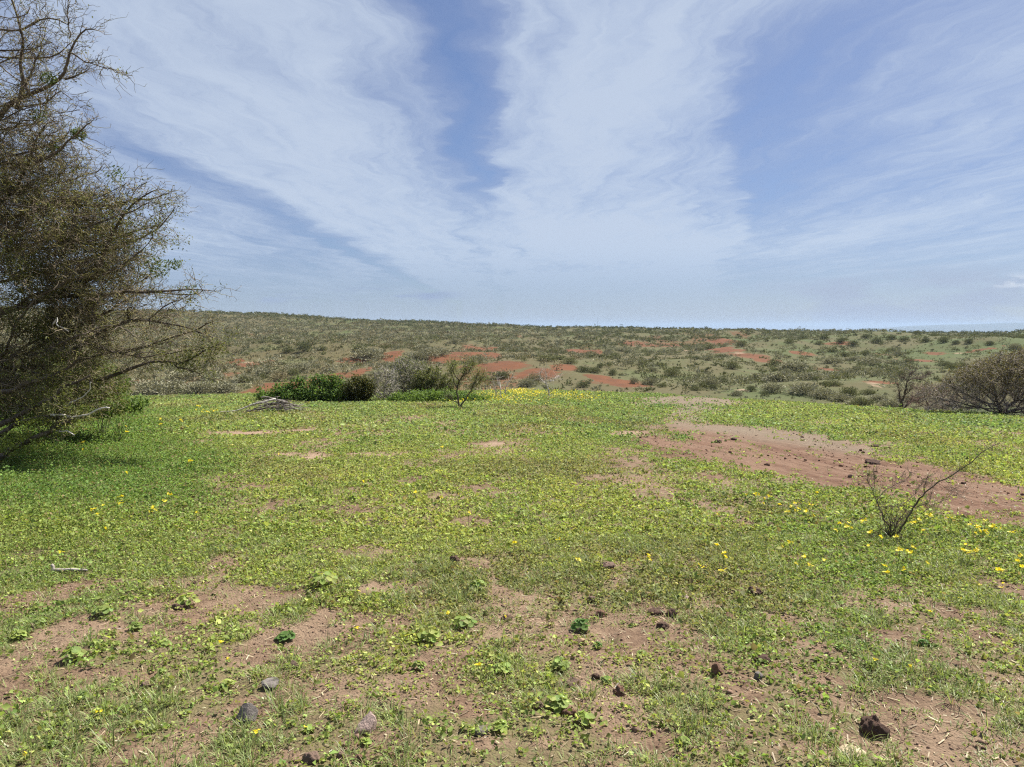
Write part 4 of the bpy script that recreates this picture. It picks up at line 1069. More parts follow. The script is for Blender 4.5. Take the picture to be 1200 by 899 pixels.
# ------------------------------------------------------------------ bright leafy seedlings, one by one
def seedling(px, py, wpx, label, c=(.24, .34, .06), nl=None, tall=1.0):
    b = ground(px, py); w = wpx / FPX * math.hypot(b[1], EYE)
    r = thing("seedling", label, "seedling", b); n = nl or int(7 + w * 90)
    g, gs = Geo(), Geo(); th = np.arange(n) * 2.4 + R.uniform(0, 6); q = np.sqrt((np.arange(n) + .5) / n)
    for a, k_ in zip(th, q):
        s = max(.011, min(.020, w * .17)) * R.uniform(.75, 1.25); h = w * .62 * tall * (1 - .55 * k_ * k_) * R.uniform(.75, 1.1)
        c_ = a3(math.cos(a) * k_ * w * .42, math.sin(a) * k_ * w * .42, h)
        tube(gs, wiggle([a3(0, 0, 0), c_ * a3(.4, .4, .7), c_], 5, .002), .0011, 4)
        nrm = a3(math.cos(a) * k_ * .7, math.sin(a) * k_ * .7, 1) + R.normal(0, .25, 3); nrm /= np.linalg.norm(nrm); U, W_ = frames(nrm[None]); U, W_ = U[0], W_[0]
        ph = np.arange(9) / 9 * 2 * np.pi; rr = s * (1 + .10 * np.cos(3 * ph + R.uniform(0, 6)))
        ring = c_ + (np.cos(ph) * rr)[:, None] * U + (np.sin(ph) * rr)[:, None] * W_ + nrm * (s * .28 + R.normal(0, s * .06, 9))[:, None]
        g.add(np.vstack([c_, ring]), None, [(0, 1 + j_, 1 + (j_ + 1) % 9) for j_ in range(9)], np.array(c) * R.uniform(.75, 1.25) * (1 + R.normal(0, .06, 3)))
    gs.build("stem", M_HERB, True, parent=r); g.build("leaves", M_HERB, True, parent=r, smooth=True)
    return r
SEED = [(220, 709, 34, "wide bright green leafy clump above the pale bare patch at left"), (159, 738, 20, "round-leaved seedling standing alone on the bare patch at left"), (86, 774, 32, "row of large round bright leaves beside the diagonal bare streak"), (113, 757, 18, "round-leaved seedling just behind the row of large leaves"), (194, 757, 15, "small grey green seedling below the one alone on the bare patch"),
        (47, 733, 20, "seedling at far left beside a small brown clod"), (120, 722, 26, "leafy clump left of the bare patch, in thin grass"), (22, 750, 22, "yellowish seedling near the left edge"), (335, 750, 26, "leafy seedling in a dark green tuft left of centre"), (380, 686, 42, "broad yellow green clump of leaves above centre left"), (61, 875, 15, "seedling with three leaves at lower left"), (117, 881, 15, "pale two-leaved seedling near the bottom left"), (98, 818, 12, "tiny pale seedling in the dark grass at lower left"),
        (190, 790, 14, "small seedling at the end of the bare streak"), (590, 787, 24, "yellow green seedling in grass at bottom centre"), (657, 785, 28, "tall leafy plant at the left edge of the bare soil strip"), (656, 832, 38, "brightest round-leaved plant beside the bare soil strip"), (684, 848, 28, "upright pale green plant just right of the brightest one"), (681, 739, 28, "dense deep green plant at the top left of the bare soil strip"), (586, 857, 24, "loose pale seedling at bottom centre"),
        (492, 785, 20, "small dense seedling in grass left of bottom centre"), (503, 752, 32, "leafy yellow green clump left of bottom centre"), (543, 735, 34, "tall leafy clump in grass above bottom centre"), (428, 872, 14, "tiny seedling just below the pale pinkish stone"), (700, 760, 13, "sprig on the bare soil beside the dark hole"), (710, 800, 16, "thin sprig in the middle of the bare soil strip"), (752, 768, 14, "sprig at the grass edge right of the bare soil strip"),
        (1083, 758, 18, "dark green tuft-like seedling on bare soil at right"), (362, 858, 16, "yellow seedling right of a grass tuft at lower left"), (266, 806, 20, "pale green seedling left of the flat grey slab"), (800, 872, 18, "seedling in grass at the bottom, right of the bare strip"), (560, 690, 26, "leafy green clump in the herbs at centre")]
for px, py, w, lab in SEED:
    seedling(px, py, w * .82, lab, (.12, .205, .055) if "dark" in lab or "deep" in lab else (.27, .335, .085) if "yellow" in lab or "pale" in lab else (.22, .285, .08), tall=R.uniform(.55, 1.0))

# ------------------------------------------------------------------ yellow flowers
def blossom(g, c, s, n=5):
    nrm = R.normal(0, .6, 3) + [0, -.3, 1]; nrm /= np.linalg.norm(nrm); U, W_ = frames(nrm[None]); U, W_ = U[0], W_[0]
    for j in range(n):
        a = j / n * 6.283 + R.normal(0, .1); d = U * math.cos(a) + W_ * math.sin(a); e = np.cross(nrm, d)
        g.add(np.array([c, c + d * s * .55 + e * s * .36 + nrm * s * .22, c + d * s + nrm * s * .30, c + d * s * .55 - e * s * .36 + nrm * s * .22]), None, [(0, 1, 2), (0, 2, 3)], np.array([.84, .70, .045]) * R.uniform(.70, 1.05))
FP = []
for v in range(5):
    r = thing("yellow_flower", "small yellow flower head on a thin green stem", "flower"); g, gs = Geo(), Geo(); h = R.uniform(.10, .14)
    tube(gs, wiggle([a3(0, 0, 0), a3(.01, 0, h * .5), a3(R.normal(0, .01), 0, h)], 6, .003), .0016, 4, (.16, .24, .06))
    for j in range(3 + v % 2): blossom(g, a3(*R.normal(0, .011, 2), h + R.uniform(-.008, .012)), R.uniform(.013, .018))
    gs.build("stem", M_HERB, True, parent=r); g.build("blossom", M_PETAL, True, parent=r); FP.append(r)
zz = lambda ox, oy, sc, pts: [(ox + a / sc, oy + b / sc) for a, b in pts]
FLW = zz(760, 480, 2.727, [(310, 280), (340, 275), (350, 297), (385, 297), (372, 295), (365, 310), (420, 318), (465, 315), (470, 335), (455, 320), (480, 340), (500, 345), (515, 325), (445, 345), (530, 350), (595, 410), (610, 380), (640, 385), (632, 395), (680, 375), (645, 390), (705, 413), (700, 455), (450, 450), (430, 452), (470, 510), (495, 490), (560, 510), (515, 520), (245, 485), (240, 492), (220, 452), (165, 540), (235, 548), (2, 500), (755, 530), (760, 538), (815, 548), (800, 480), (825, 470), (845, 473), (835, 475), (890, 515), (895, 352), (903, 356), (875, 405), (850, 370), (965, 375), (790, 425), (740, 425), (1025, 388), (1045, 385), (1075, 382), (1050, 395), (1060, 400), (1070, 410), (1095, 398), (1120, 408), (1160, 418), (1085, 420), (1040, 415), (1005, 470), (1010, 455), (1030, 475), (1050, 478), (1020, 482), (1120, 545), (1130, 565), (1127, 580), (1190, 490), (1175, 505), (1195, 525), (690, 385), (838, 380), (860, 372), (1180, 515), (540, 275), (220, 346)])
FLW += zz(0, 480, 4.496, [(437, 193), (437, 218), (662, 90), (668, 128), (850, 75), (848, 84), (670, 342), (625, 475), (645, 478), (640, 512), (635, 528), (490, 558), (505, 560), (512, 566), (545, 532), (795, 552), (806, 548), (820, 550), (905, 470), (890, 473), (870, 505), (1005, 293), (960, 68), (955, 66), (25, 20), (325, 780), (560, 640), (990, 90)])
FLW += zz(200, 460, 3.333, [(955, 407), (860, 412), (1057, 425), (755, 360), (1165, 497), (80, 285), (425, 255), (180, 75), (170, 72), (130, 65), (115, 55), (105, 58), (150, 80), (140, 70), (125, 78), (98, 64), (160, 66), (1060, 222), (100, 480)])
FLW += zz(0, 640, 3.0, [(800, 408), (775, 350), (345, 618), (903, 685), (95, 750), (1078, 655)]) + zz(400, 640, 3.0, [(610, 10), (765, 5), (835, 75), (1083, 70), (575, 255), (483, 440), (65, 172), (55, 305), (378, 255)]) + zz(800, 640, 3.0, [(795, 440), (870, 240), (975, 195), (675, 415)])
FG = [("yellow flower in the band of flowers beside the red track", lambda x, y: 860 < x < 962 and y < 625), ("yellow flower growing around the foot of the bare shrub", lambda x, y: 962 <= x < 1100 and y < 650), ("yellow flower in the cluster by the track at the right edge", lambda x, y: x >= 1100 and y < 650),
      ("yellow flower in the grass below the bare shrub", lambda x, y: x >= 962), ("yellow flower in the lush herbs under the left tree", lambda x, y: x < 260 and y > 492), ("yellow flower in the patch left of the branch heap", lambda x, y: x < 262), ("lone yellow flower scattered in low herbs of the clearing", lambda x, y: True)]
for j, (px, py) in enumerate(FLW):
    b = ground(px, py + 7); s = R.uniform(.85, 1.25) * (1.0 + .25 * (b[1] > 9) + .35 * (b[1] > 16))
    if b[1] < 5: s *= .6
    lab = next(l for l, f in FG if f(px, py))
    src = FP[j % 5]
    o = dup(src, (b[0], b[1], b[2] - .01), R.uniform(0, 6.28), s, lab, lab.replace("yellow flower", "yellow flowers"))
for r in FP:
    for c in list(r.children): bpy.data.objects.remove(c)
    bpy.data.objects.remove(r)
# thick drift of yellow flowers at the far edge, too many to count
g = Geo()
def drift(n, px, py, rx, ry):
    for _ in range(n):
        b = ground(px + R.normal(0, rx / 1.9), py + np.clip(R.normal(0, ry / 1.8), -ry * 1.4, ry * 1.4))
        if b[1] > 40: continue
        for k_ in range(3): blossom(g, b + a3(*R.normal(0, .09, 2), R.uniform(.05, .17)), R.uniform(.020, .036))
drift(90, 606, 459, 24, 5); drift(90, 640, 463, 40, 4); drift(80, 575, 467, 44, 6); drift(30, 680, 467, 30, 4); drift(26, 535, 470, 26, 5); drift(24, 620, 470, 60, 6)
tag(g.build("flower_drift", M_PETAL, True), "drift of bright yellow flowers around the two dead saplings", "flowers", kind="stuff")

# ------------------------------------------------------------------ scrub on the far side of the valley
def crown(g, n, w, h, col0, col1, fs, upr=0.5, dome=True, base=0.12):
    """a puff of fine upright twigs and leaves about the origin"""
    ncl = max(6, n // 16)
    v = R.normal(0, 1, (ncl, 3)); v /= np.linalg.norm(v, axis=1, keepdims=True); v *= (R.uniform(.15, 1, ncl) ** .5)[:, None]
    v[:, 2] = np.abs(v[:, 2]) if dome else v[:, 2]
    P = np.repeat(v, 16, axis=0)[:n]
    P = P * a3(w / 2, w / 2, h * (1 - base)) * .9 + R.normal(0, .11, (len(P), 3)) * a3(w, w, h * .7); P[:, 2] = np.maximum(P[:, 2] + h * base, .06)
    k_ = np.clip(R.normal(.45, .22, (len(P), 1)), 0, 1.0); c = col0 * (1 - k_) + col1 * k_
    s = fs * np.exp(R.normal(0, .3, len(P)))
    D = P * a3(1, 1, 1.4) / a3(w / 2, w / 2, h); D = D / (np.linalg.norm(D, axis=1, keepdims=True) + 1e-6) * upr + R.normal(0, .5, P.shape) + a3(0, 0, .3); D /= np.linalg.norm(D, axis=1, keepdims=True)
    A, B = frames(D); th = R.uniform(0, 6.28, len(P))[:, None]; W_ = (A * np.cos(th) + B * np.sin(th)) * (s * .36)[:, None]
    U = D * s[:, None]
    V = np.stack([P - W_ * .6, P + W_ * .6, P + U + W_ * .4, P + U - W_ * .4], 1)
    i = (np.arange(len(P)) * 4)[:, None]
    g.add(V.reshape(-1, 3), i + np.array([[0, 1, 2, 3]]), None, np.repeat(np.clip(c, .01, .7), 4, axis=0))


KINDS = {"grey": (a3(.19, .185, .118), a3(.31, .295, .205)), "dry": (a3(.165, .145, .080), a3(.28, .245, .15)), "olive": (a3(.115, .122, .055), a3(.225, .225, .115)), "dark": (a3(.098, .107, .053), a3(.190, .196, .105))}
PROTO = {}
for kd, (c0_, c1_) in KINDS.items():
    for v in range(3):
        r = thing("thorn_shrub", "thorn shrub on the valley side", "shrub"); g, gs = Geo(), Geo()
        crown(g, 1500 if kd != "grey" else 1800, 1.0, .62 + .1 * v, c0_, c1_, .055, .7)
        nb = 7
        for b in range(nb):
            a = b / nb * 6.28 + R.normal(0, .3); q = R.uniform(.15, .42)
            tube(gs, wiggle([a3(0, 0, -.05), a3(math.cos(a) * q * .4, math.sin(a) * q * .4, .2), a3(math.cos(a) * q, math.sin(a) * q, R.uniform(.35, .6))], 6, .015), np.linspace(.022, .006, 6), 4)
        gs.build("trunk", M_FARBARK, parent=r); g.build("crown", M_SCRUB, True, parent=r); PROTO[kd, v] = r

# shrubs that can be told apart in the photograph: where they stand, how wide, of which kind
SHR = []
def S_(lab, kd, pts, grp=None, cat="shrub"):
    for (px, py, w, *h) in pts: SHR.append((px, py, w, h[0] if h else None, kd, lab, grp))
S_("lone dark thorn tree on the open green slope left of the far red patches", "dark", [(356, 412, 22, 15)])
S_("low spreading thorn tree left of the dark one on the open slope", "olive", [(338, 413, 16, 11)])
S_("wide olive shrub right of the lone dark tree", "olive", [(377, 411, 14, 9)])
S_("large grey shrub left of the brightest red patch", "grey", [(432, 420, 44, 17)])
S_("rounded grey shrub below the pale slope, among red soil", "grey", [(310, 441, 30, 15)])
S_("wide grey green shrub on the lower slope at left, over red earth", "grey", [(352, 436, 32, 14)])
S_("dark little shrub above the bright green broad-leaved shrub", "dark", [(341, 446, 14, 6), (356, 445, 11, 6)], "dark little shrubs above the broad-leaved shrub")
S_("grey shrub thicket low on the valley side beyond the left tree", "grey", [(205, 458, 44, 20), (235, 461, 40, 18), (263, 460, 42, 18), (180, 462, 44, 20), (285, 448, 30, 14), (248, 447, 36, 15), (215, 446, 36, 15)], "grey thicket on the lower left valley side")
S_("big grey shrub between two red patches at left centre", "grey", [(500, 419, 34, 15), (488, 421, 26, 12), (517, 416, 24, 10)], "grey shrubs between the red patches")
S_("dark green shrub in front of the wide brown-red slope", "dark", [(589, 444, 22, 12)])
S_("pale green low shrub at the edge of the yellow flower drift", "olive", [(620, 450, 24, 6)])
S_("olive shrub above the middle red patch", "olive", [(640, 423, 26, 9), (655, 422, 22, 8), (668, 426, 20, 8)], "olive shrubs above the middle red patch")
S_("dark shrub right of the middle red patch", "dark", [(684, 436, 24, 9), (697, 437, 20, 9)], "dark shrubs right of the middle red patch")
S_("compact dark shrub on the green slope beyond the lip", "dark", [(718, 440, 12, 9)])
S_("rounded dark shrub just beyond the lip of the clearing", "dark", [(683, 454, 20, 9)])
S_("grey shrub with a green foot beyond the lip of the clearing", "grey", [(762, 451, 20, 13)])
S_("small grey shrub left of the one with a green foot", "grey", [(743, 450, 12, 9)])
S_("small dark shrub on the open brown slope in the middle", "dark", [(693, 419, 10, 5), (703, 431, 10, 6), (752, 422, 10, 5), (762, 426, 9, 6), (735, 414, 9, 4), (725, 425, 8, 4)], "small dark shrubs dotted over the brown slope")
S_("dark shrub in the little green dell right of the lip", "dark", [(846, 450, 20, 11), (836, 457, 14, 9), (880, 459, 14, 9), (896, 464, 12, 7), (813, 457, 12, 8)], "dark shrubs in the green dell")
S_("large pale grey shrub filling the gully at right", "grey", [(943, 462, 40, 18), (915, 447, 44, 18), (930, 434, 36, 14), (965, 466, 36, 14), (905, 460, 30, 14), (985, 470, 30, 12), (950, 446, 36, 14), (890, 445, 30, 12), (1005, 474, 28, 10)], "pale grey scrub filling the gully")
S_("dark edged shrub at the mouth of the gully", "olive", [(995, 465, 24, 16), (1012, 476, 30, 14), (975, 452, 24, 10)], "shrubs at the mouth of the gully")
S_("rounded olive shrub below the pale scar at right", "olive", [(1018, 462, 20, 9)])
S_("low grey green scrub in front of the right-hand trees", "grey", [(1045, 476, 30, 12), (1030, 470, 26, 10), (1060, 470, 26, 10)], "low scrub in front of the right-hand trees")
S_("dark shrub along the foot of the pale rock outcrop", "dark", [(845, 419, 26, 6), (830, 420, 20, 5), (815, 421, 16, 5)], "dark shrubs along the pale rock outcrop")
S_("dark shrub standing in the dark red scar", "olive", [(869, 406, 14, 8)])
S_("grey shrub band on the slope right of the brown ridge", "grey", [(975, 425, 30, 9), (1000, 423, 26, 8), (1020, 425, 30, 9), (1045, 427, 30, 8)], "grey shrubs right of the brown ridge")
S_("dark shrub clump on the far green slope at right", "dark", [(985, 402, 16, 8), (1000, 405, 18, 8), (1028, 402, 18, 8), (1045, 398, 16, 7), (1060, 400, 16, 7), (1085, 401, 14, 7), (1105, 402, 14, 7), (1120, 403, 12, 6), (1135, 402, 14, 7), (1160, 404, 14, 6), (1015, 396, 14, 6), (965, 398, 14, 7), (1075, 392, 12, 5), (1095, 394, 12, 5), (940, 398, 14, 6), (925, 402, 14, 6)], "dark clumps on the far green slope at right")
SIL = {"grey": "grey leafless scrub", "dry": "tan dry scrub", "olive": "olive thorn scrub", "dark": "dark thorn scrub"}
PLACED = []
cnt = 0
def put(kd, x, y, w, h, lab, grp):
    global cnt
    z = float(height(x, y))
    o = dup(PROTO[kd, int(R.integers(0, 3))], (x, y, z - .03 * w), R.uniform(0, 6.28), (w * R.uniform(.92, 1.08), w * R.uniform(.92, 1.08), h), lab, grp); cnt += 1
    PLACED.append((x, y, w / 2))
for (px, py, w, h, kd, lab, grp) in SHR:
    b = ground(px, py, 44.0); W_ = w * (.82 if kd == 'dark' else .95) / FPX * b[1]; H_ = (h or w * .5) / FPX * b[1] / .80
    put(kd, b[0], b[1], W_, H_, lab, grp)

def scrub_density(x, y):
    d = np.hypot(x, y); u = x / np.maximum(y, 1)
    n = fbm(x / 45, y / 75, 4, 501); f = fbm(x / 14, y / 20, 3, 507)
    left = sstep(.16, -.26, u)
    top = sstep(330, 520, d)
    p_ = sstep(.47, .62, n + .16 * left * sstep(90, 200, d) + .17 * top * (1 - .55 * sstep(.15, .35, u)) + .08 * sstep(.25, .6, f) - .05) * (.30 + .7 * sstep(.3, .6, f))
    low_ = (1 - sstep(70, 110, d)) * (.75 * sstep(-.12, -.3, u) + .8 * sstep(.27, .36, u))
    p_ = np.maximum(np.maximum(p_, low_), .45 * left * sstep(70, 130, d) + .26)
    p_ = np.maximum(p_, .95 * sstep(610, 660, d) * (1 - sstep(740, 790, d)) * (1 - .75 * sstep(.38, .6, u)))
    r_ = ell_mask(RED, x, y, .5, .8, seed=12); q_ = ell_mask(PALEF, x, y, .4, .8, seed=14)
    return p_ * (1 - .88 * r_) * (1 - .95 * q_) * sstep(46, 62, d)

def spots(n, d0, d1, wmin, wmax, um=.86):
    y = np.sqrt(R.uniform(d0 ** 2, d1 ** 2, n)); x = R.uniform(-um, um, n) * y
    k_ = R.uniform(0, 1, n) < scrub_density(x, y); x, y = x[k_], y[k_]
    w = R.uniform(0, 1, len(x)) ** 1.6 * (wmax - wmin) + wmin
    pl_ = np.array(PLACED)
    ok = np.ones(len(x), bool)
    for i_ in range(len(pl_)): ok &= np.hypot(x - pl_[i_, 0], y - pl_[i_, 1]) > pl_[i_, 2] + w * .3
    return x[ok], y[ok], w[ok]

def kind_of(x, y):
    u = x / y; d = np.hypot(x, y); n = R.uniform(0, 1, len(x)) + .5 * (fbm(x / 60, y / 90, 3, 517) - .5) * 2
    k_ = np.where(n < .42, 0, np.where(n < .68, 1, np.where(n < .95, 2, 3)))
    right = u > .12
    k_ = np.where(right & (k_ == 1), 2, k_); k_ = np.where((d > 560) & (R.uniform(0, 1, len(x)) < .55), 3, k_)
    return k_
names = ["grey", "dry", "olive", "dark"]
AREA = lambda u, d: ("low on the valley floor" if d < 100 else "on the middle slope across the valley" if d < 260 else "high on the far hillside") + (" at left" if u < -.2 else " straight ahead" if u < .2 else " at right")
x, y, w = spots(900, 48, 300, 1.6, 4.6); kk_ = kind_of(x, y)
order = np.argsort(-(w / y))[:max(0, 292 - cnt)]
used = np.zeros(len(x), bool); used[order] = True
for i_ in order:
    a_ = AREA(x[i_] / y[i_], y[i_]); s_ = SIL[names[kk_[i_]]]
    put(names[kk_[i_]], x[i_], y[i_], w[i_], w[i_] * R.uniform(.5, .8), f"{s_.replace('scrub', 'shrub')} in the scrub {a_}", f"{s_} {a_}")
print("individual shrubs", cnt)
g = Geo()
def mass(x, y, w, kk_, n0, fs0):
    z = height(x, y)
    for i_ in range(len(x)):
        c0_, c1_ = KINDS[names[kk_[i_]]]; v0 = g.n
        gg = Geo(); h = w[i_] * R.uniform(.34, .6); n_ = int(n0 * (.6 + .4 * w[i_] / 4))
        f_ = R.uniform(.8, 1.2); crown(gg, n_, w[i_], h, c0_ * f_, c1_ * f_, fs0, .7)
        V, F, C = gg.arrays(); g.add(V + a3(x[i_], y[i_], z[i_] - .05), F[0], None, C)
q = ~used; mass(x[q], y[q], w[q], kk_[q], 170, .22)
x, y, w = spots(24000, 46, 300, .35, 1.6); mass(x, y, w, kind_of(x, y), 38, .17)
x, y, w = spots(5500, 110, 300, 1.4, 4.2); mass(x, y, w, kind_of(x, y), 90, .30)
x, y, w = spots(13000, 300, 500, 1.8, 5.0); mass(x, y, w, kind_of(x, y), 70, .40)
x, y, w = spots(12500, 500, 780, 2.2, 6.0, .82); mass(x, y, w, kind_of(x, y), 55, .55)
tag(g.build("scrubland", M_SCRUB, True), "mass of grey and olive thorn scrub covering the far hillside", "scrub", kind="stuff")
print("scrub quads", g.n // 4)
for r in PROTO.values():
    for c in list(r.children): bpy.data.objects.remove(c)
    bpy.data.objects.remove(r)

# thin masts on the skyline
m, t = new_mat("grey_steel")
p = t.n("ShaderNodeBsdfPrincipled", ins={"Base Color": (.25, .26, .27, 1), "Metallic": .6, "Roughness": .5}); t.n("ShaderNodeOutputMaterial", ins={"Surface": p.outputs[0]})
for px, hp, dm, lab in ((700.5, 8, 720, "thin grey mast rising alone from the middle of the skyline"),):
    b = at(px, 384, dm); b[2] = float(height(b[0], b[1])); k_ = dm / FPX
    r = thing("radio_mast", lab, "mast", b); top = EYE + (386 - 374.5) * k_ - b[2]
    g = Geo()
    for s in range(3): tube(g, [a3(.35 * math.cos(s * 2.09), .35 * math.sin(s * 2.09), -.5), a3(.12 * math.cos(s * 2.09), .12 * math.sin(s * 2.09), top)], .05, 4)
    for j in range(14):
        f_ = .35 - .23 * j / 14; zz_ = top * j / 14; q_ = [a3(f_ * math.cos(s * 2.09), f_ * math.sin(s * 2.09), zz_ + (.4 if s == 1 else 0)) for s in (0, 1, 2, 0)]
        for s in range(3): tube(g, [q_[s], q_[s + 1]], .03, 3)
    g.build("lattice", m, parent=r)
    g = Geo(); tube(g, [a3(0, 0, top - .1), a3(0, 0, top + 2.0)], .06, 5); g.build("aerial", m, parent=r)

# ------------------------------------------------------------------ air, sky, sun, camera
SUN_EL, SUN_AZ = 54.0, 48.0            # azimuth clockwise from the viewing direction
import bmesh
HAZE = True
if HAZE:
    m, t = new_mat("haze_air")
    pv = t.n("ShaderNodeVolumePrincipled", ins={"Color": (0.54, 0.74, 1.0, 1), "Density": 0.000065, "Anisotropy": 0.0})
    t.n("ShaderNodeOutputMaterial", ins={"Volume": pv.outputs[0]})
    bm = bmesh.new(); bmesh.ops.create_cube(bm, size=1.0); me = bpy.data.meshes.new("haze"); bm.to_mesh(me); bm.free(); me.materials.append(m)
    hz = bpy.data.objects.new("haze", me); COL.objects.link(hz)
    hz.scale = (28000, 28000, 190); hz.location = (0, 0, 190 / 2 - 82)
    tag(hz, "thin pale haze over the hills", "haze", kind="stuff")

w = bpy.data.worlds.new("World"); scene.world = w; w.use_nodes = True
t = NT(w.node_tree)
sky = t.n("ShaderNodeTexSky", sky_type='NISHITA', sun_disc=False, sun_elevation=math.radians(SUN_EL), sun_rotation=math.radians(SUN_AZ), altitude=100.0, air_density=1.0, dust_density=0.6, ozone_density=1.6)
co = t.n("ShaderNodeTexCoord").outputs["Generated"]
sp = t.n("ShaderNodeSeparateXYZ", ins={0: co}); X, Y, Z = sp.outputs
zc = t.m('MAXIMUM', Z, 0.035)
u = t.m('DIVIDE', X, zc); v = t.m('DIVIDE', Y, zc)
el = t.m('MAXIMUM', Z, 0.0)
plane = t.n("ShaderNodeCombineXYZ", ins={0: u, 1: v, 2: 0.0}).outputs[0]
wob = t.m('SUBTRACT', t.noise(plane, 0.9, 5, 0.55), 0.5)
wob2 = t.m('SUBTRACT', t.noise(plane, 2.6, 5, 0.6), 0.5)
us = t.m('ADD', u, t.m('ADD', t.m('MULTIPLY', wob, 0.85), t.m('MULTIPLY', wob2, 0.16)))
def gauss(x, c, s):
    d = t.m('DIVIDE', t.m('SUBTRACT', x, c), s)
    return t.m('EXPONENT', t.m('MULTIPLY', t.m('MULTIPLY', d, d), -1.0))
# streaks drawn out along the wind
st1 = t.noise(t.n("ShaderNodeCombineXYZ", ins={0: t.m('MULTIPLY', us, 1.5), 1: t.m('MULTIPLY', v, 0.30), 2: 3.0}).outputs[0], 1.0, 7, 0.6)
st2 = t.noise(t.n("ShaderNodeCombineXYZ", ins={0: t.m('MULTIPLY', us, 0.5), 1: t.m('MULTIPLY', v, 0.16), 2: 7.0}).outputs[0], 1.0, 5, 0.5)
fine = t.noise(t.n("ShaderNodeCombineXYZ", ins={0: t.m('MULTIPLY', us, 5.0), 1: t.m('MULTIPLY', v, 1.1), 2: 1.0}).outputs[0], 1.0, 7, 0.66)
dens = t.m('ADD', 0.73, t.m('MULTIPLY', t.m('SUBTRACT', st1, 0.5), 0.9))
dens = t.m('ADD', dens, t.m('MULTIPLY', t.m('SUBTRACT', st2, 0.5), 0.5))
dens = t.m('ADD', dens, t.m('MULTIPLY', t.m('SUBTRACT', fine, 0.5), 0.55))
fibre = t.noise(t.n("ShaderNodeCombineXYZ", ins={0: t.m('MULTIPLY', us, 13.0), 1: t.m('MULTIPLY', v, 1.3), 2: 9.0}).outputs[0], 1.0, 6, 0.65, 0.6)
dens = t.m('ADD', dens, t.m('MULTIPLY', t.m('SUBTRACT', fibre, 0.5), 0.32))
# the bright veil in the middle, blue rifts on both sides of it
mid = t.m('MULTIPLY', t.mr(t.m('SUBTRACT', us, t.m('MULTIPLY', t.m('SUBTRACT', v, 2.9), 0.30)), 1.2, 0.1), t.mr(us, -0.8, 0.4))
dens = t.m('ADD', dens, t.m('MULTIPLY', mid, 0.27))
ga = t.m('MULTIPLY', gauss(us, -0.22, 0.15), t.mr(v, 7.0, 4.2))
dens = t.m('SUBTRACT', dens, t.m('MULTIPLY', ga, 0.62))
ub = t.m('SUBTRACT', us, t.m('MULTIPLY', t.m('SUBTRACT', v, 2.9), 0.36))
gb = t.m('MULTIPLY', t.m('MULTIPLY', t.mr(ub, 0.72, 0.90), t.mr(ub, 1.9, 1.1)), t.m('MULTIPLY', t.mr(v, 2.0, 3.0), t.mr(v, 10.0, 6.0)))
dens = t.m('SUBTRACT', dens, t.m('MULTIPLY', gb, 0.26))
gc = t.m('MULTIPLY', gauss(us, -2.1, 0.16), t.mr(v, 3.4, 4.2)); dens = t.m('SUBTRACT', dens, t.m('MULTIPLY', gc, 0.36))
lf = t.m('MULTIPLY', t.mr(us, -0.40, -0.8), t.mr(us, -2.0, -1.6)); dens = t.m('ADD', dens, t.m('MULTIPLY', lf, 0.20))
dens = t.m('ADD', dens, t.m('MULTIPLY', t.mr(el, 0.20, 0.05), 0.16))
dens = t.m('MULTIPLY', t.mr(dens, 0.02, 1.06, 0.04, 0.89, False), t.mr(el, 0.02, 0.14, 0.55, 1.0))
# low grey cloud bank along the right of the horizon and a few small ones at left
ang = t.m('DIVIDE', X, t.m('MAXIMUM', Y, 0.05))
hb = t.n("ShaderNodeCombineXYZ", ins={0: t.m('MULTIPLY', ang, 7.0), 1: t.m('MULTIPLY', el, 34.0), 2: 5.0}).outputs[0]
bk = t.noise(hb, 1.0, 6, 0.6)
bank = t.m('MULTIPLY', t.m('MULTIPLY', t.mr(ang, 0.28, 0.46), t.m('MULTIPLY', t.mr(el, 0.0, 0.012), t.mr(el, 0.085, 0.05))), t.mr(bk, 0.36, 0.60))
small = t.m('MULTIPLY', t.m('MULTIPLY', t.mr(ang, -0.05, -0.12), t.mr(ang, -0.60, -0.35)), t.m('MULTIPLY', gauss(el, 0.048, 0.014), t.mr(bk, 0.55, 0.68)))
wb = t.n("ShaderNodeCombineXYZ", ins={0: t.m('MULTIPLY', ang, 26.0), 1: t.m('MULTIPLY', el, 95.0), 2: 2.0}).outputs[0]
white = t.m('MULTIPLY', t.m('MULTIPLY', t.mr(ang, 0.655, 0.70), gauss(el, 0.054, 0.007)), t.mr(t.noise(wb, 1.0, 5, 0.6), 0.42, 0.6))
CLOUD = t.mix(t.mr(dens, 0.35, 0.85), (2.75, 3.3, 4.85), (4.55, 5.25, 6.4))
c = t.mix(0.0, sky.outputs[0], (0.0, 0.0, 0.0))
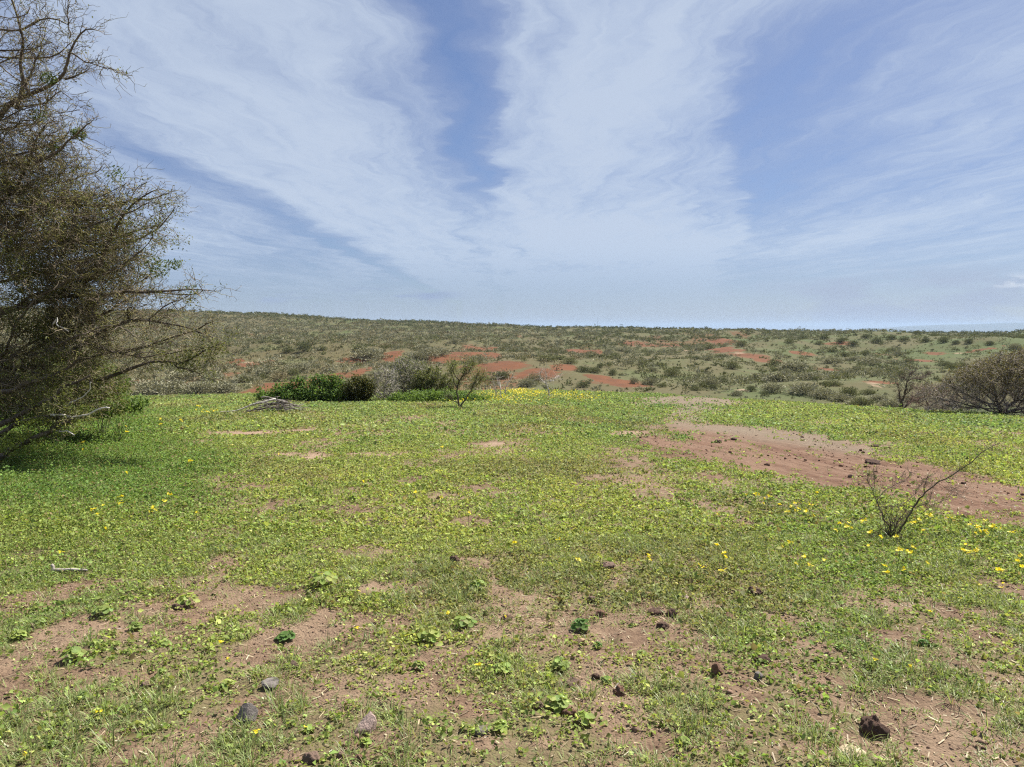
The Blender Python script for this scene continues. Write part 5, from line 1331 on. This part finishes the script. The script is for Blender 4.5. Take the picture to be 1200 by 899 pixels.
c = t.mix(1.0, c, (0.54, 0.61, 0.77), 'MULTIPLY')
c = t.mix(dens, c, CLOUD)
c = t.mix(t.m('MULTIPLY', bank, 0.7), c, (3.3, 3.8, 5.0))
c = t.mix(t.m('MULTIPLY', small, 0.8), c, (2.6, 3.2, 4.7))
c = t.mix(t.m('MULTIPLY', white, 0.75), c, (6.3, 6.7, 7.3))
bg = t.n("ShaderNodeBackground", ins={"Color": c, "Strength": 0.05})
t.n("ShaderNodeOutputWorld", ins={"Surface": bg.outputs[0]})

sl = bpy.data.lights.new("sun", 'SUN'); sl.energy = 4.6; sl.angle = math.radians(0.6); sl.color = (1.0, 0.955, 0.88)
so = bpy.data.objects.new("sun", sl); COL.objects.link(so)
a, e = math.radians(SUN_AZ), math.radians(SUN_EL)
so.rotation_euler = Vector((math.sin(a) * math.cos(e), math.cos(a) * math.cos(e), math.sin(e))).to_track_quat('Z', 'Y').to_euler()

cam = bpy.data.cameras.new("camera"); co_ = bpy.data.objects.new("camera", cam); COL.objects.link(co_)
cam.sensor_fit = 'HORIZONTAL'; cam.sensor_width = 36.0; cam.lens = 36.0 * FPX / 1200.0
cam.clip_start = 0.05; cam.clip_end = 60000.0
co_.location = (0, 0, EYE); co_.rotation_euler = (math.pi / 2 - PITCH, 0, 0)
scene.camera = co_

scene.render.engine = 'CYCLES'
cy = scene.cycles
cy.max_bounces = 5; cy.diffuse_bounces = 2; cy.glossy_bounces = 1; cy.transmission_bounces = 2; cy.transparent_max_bounces = 4; cy.volume_bounces = 0
cy.sample_clamp_indirect = 6.0
cy.use_denoising = False
cy.use_adaptive_sampling = False
scene.render.filter_size = 1.2
cy.filter_width = 1.2
try:
    cy.denoiser = 'OPENIMAGEDENOISE'; cy.denoising_input_passes = 'RGB_ALBEDO_NORMAL'; cy.denoising_prefilter = 'ACCURATE'
except Exception:
    pass
vs = scene.view_settings
scene.display_settings.display_device = 'sRGB'
vs.view_transform = 'Standard'; vs.look = 'None'; vs.exposure = 1.32; vs.gamma = 1.0; vs.use_curve_mapping = False
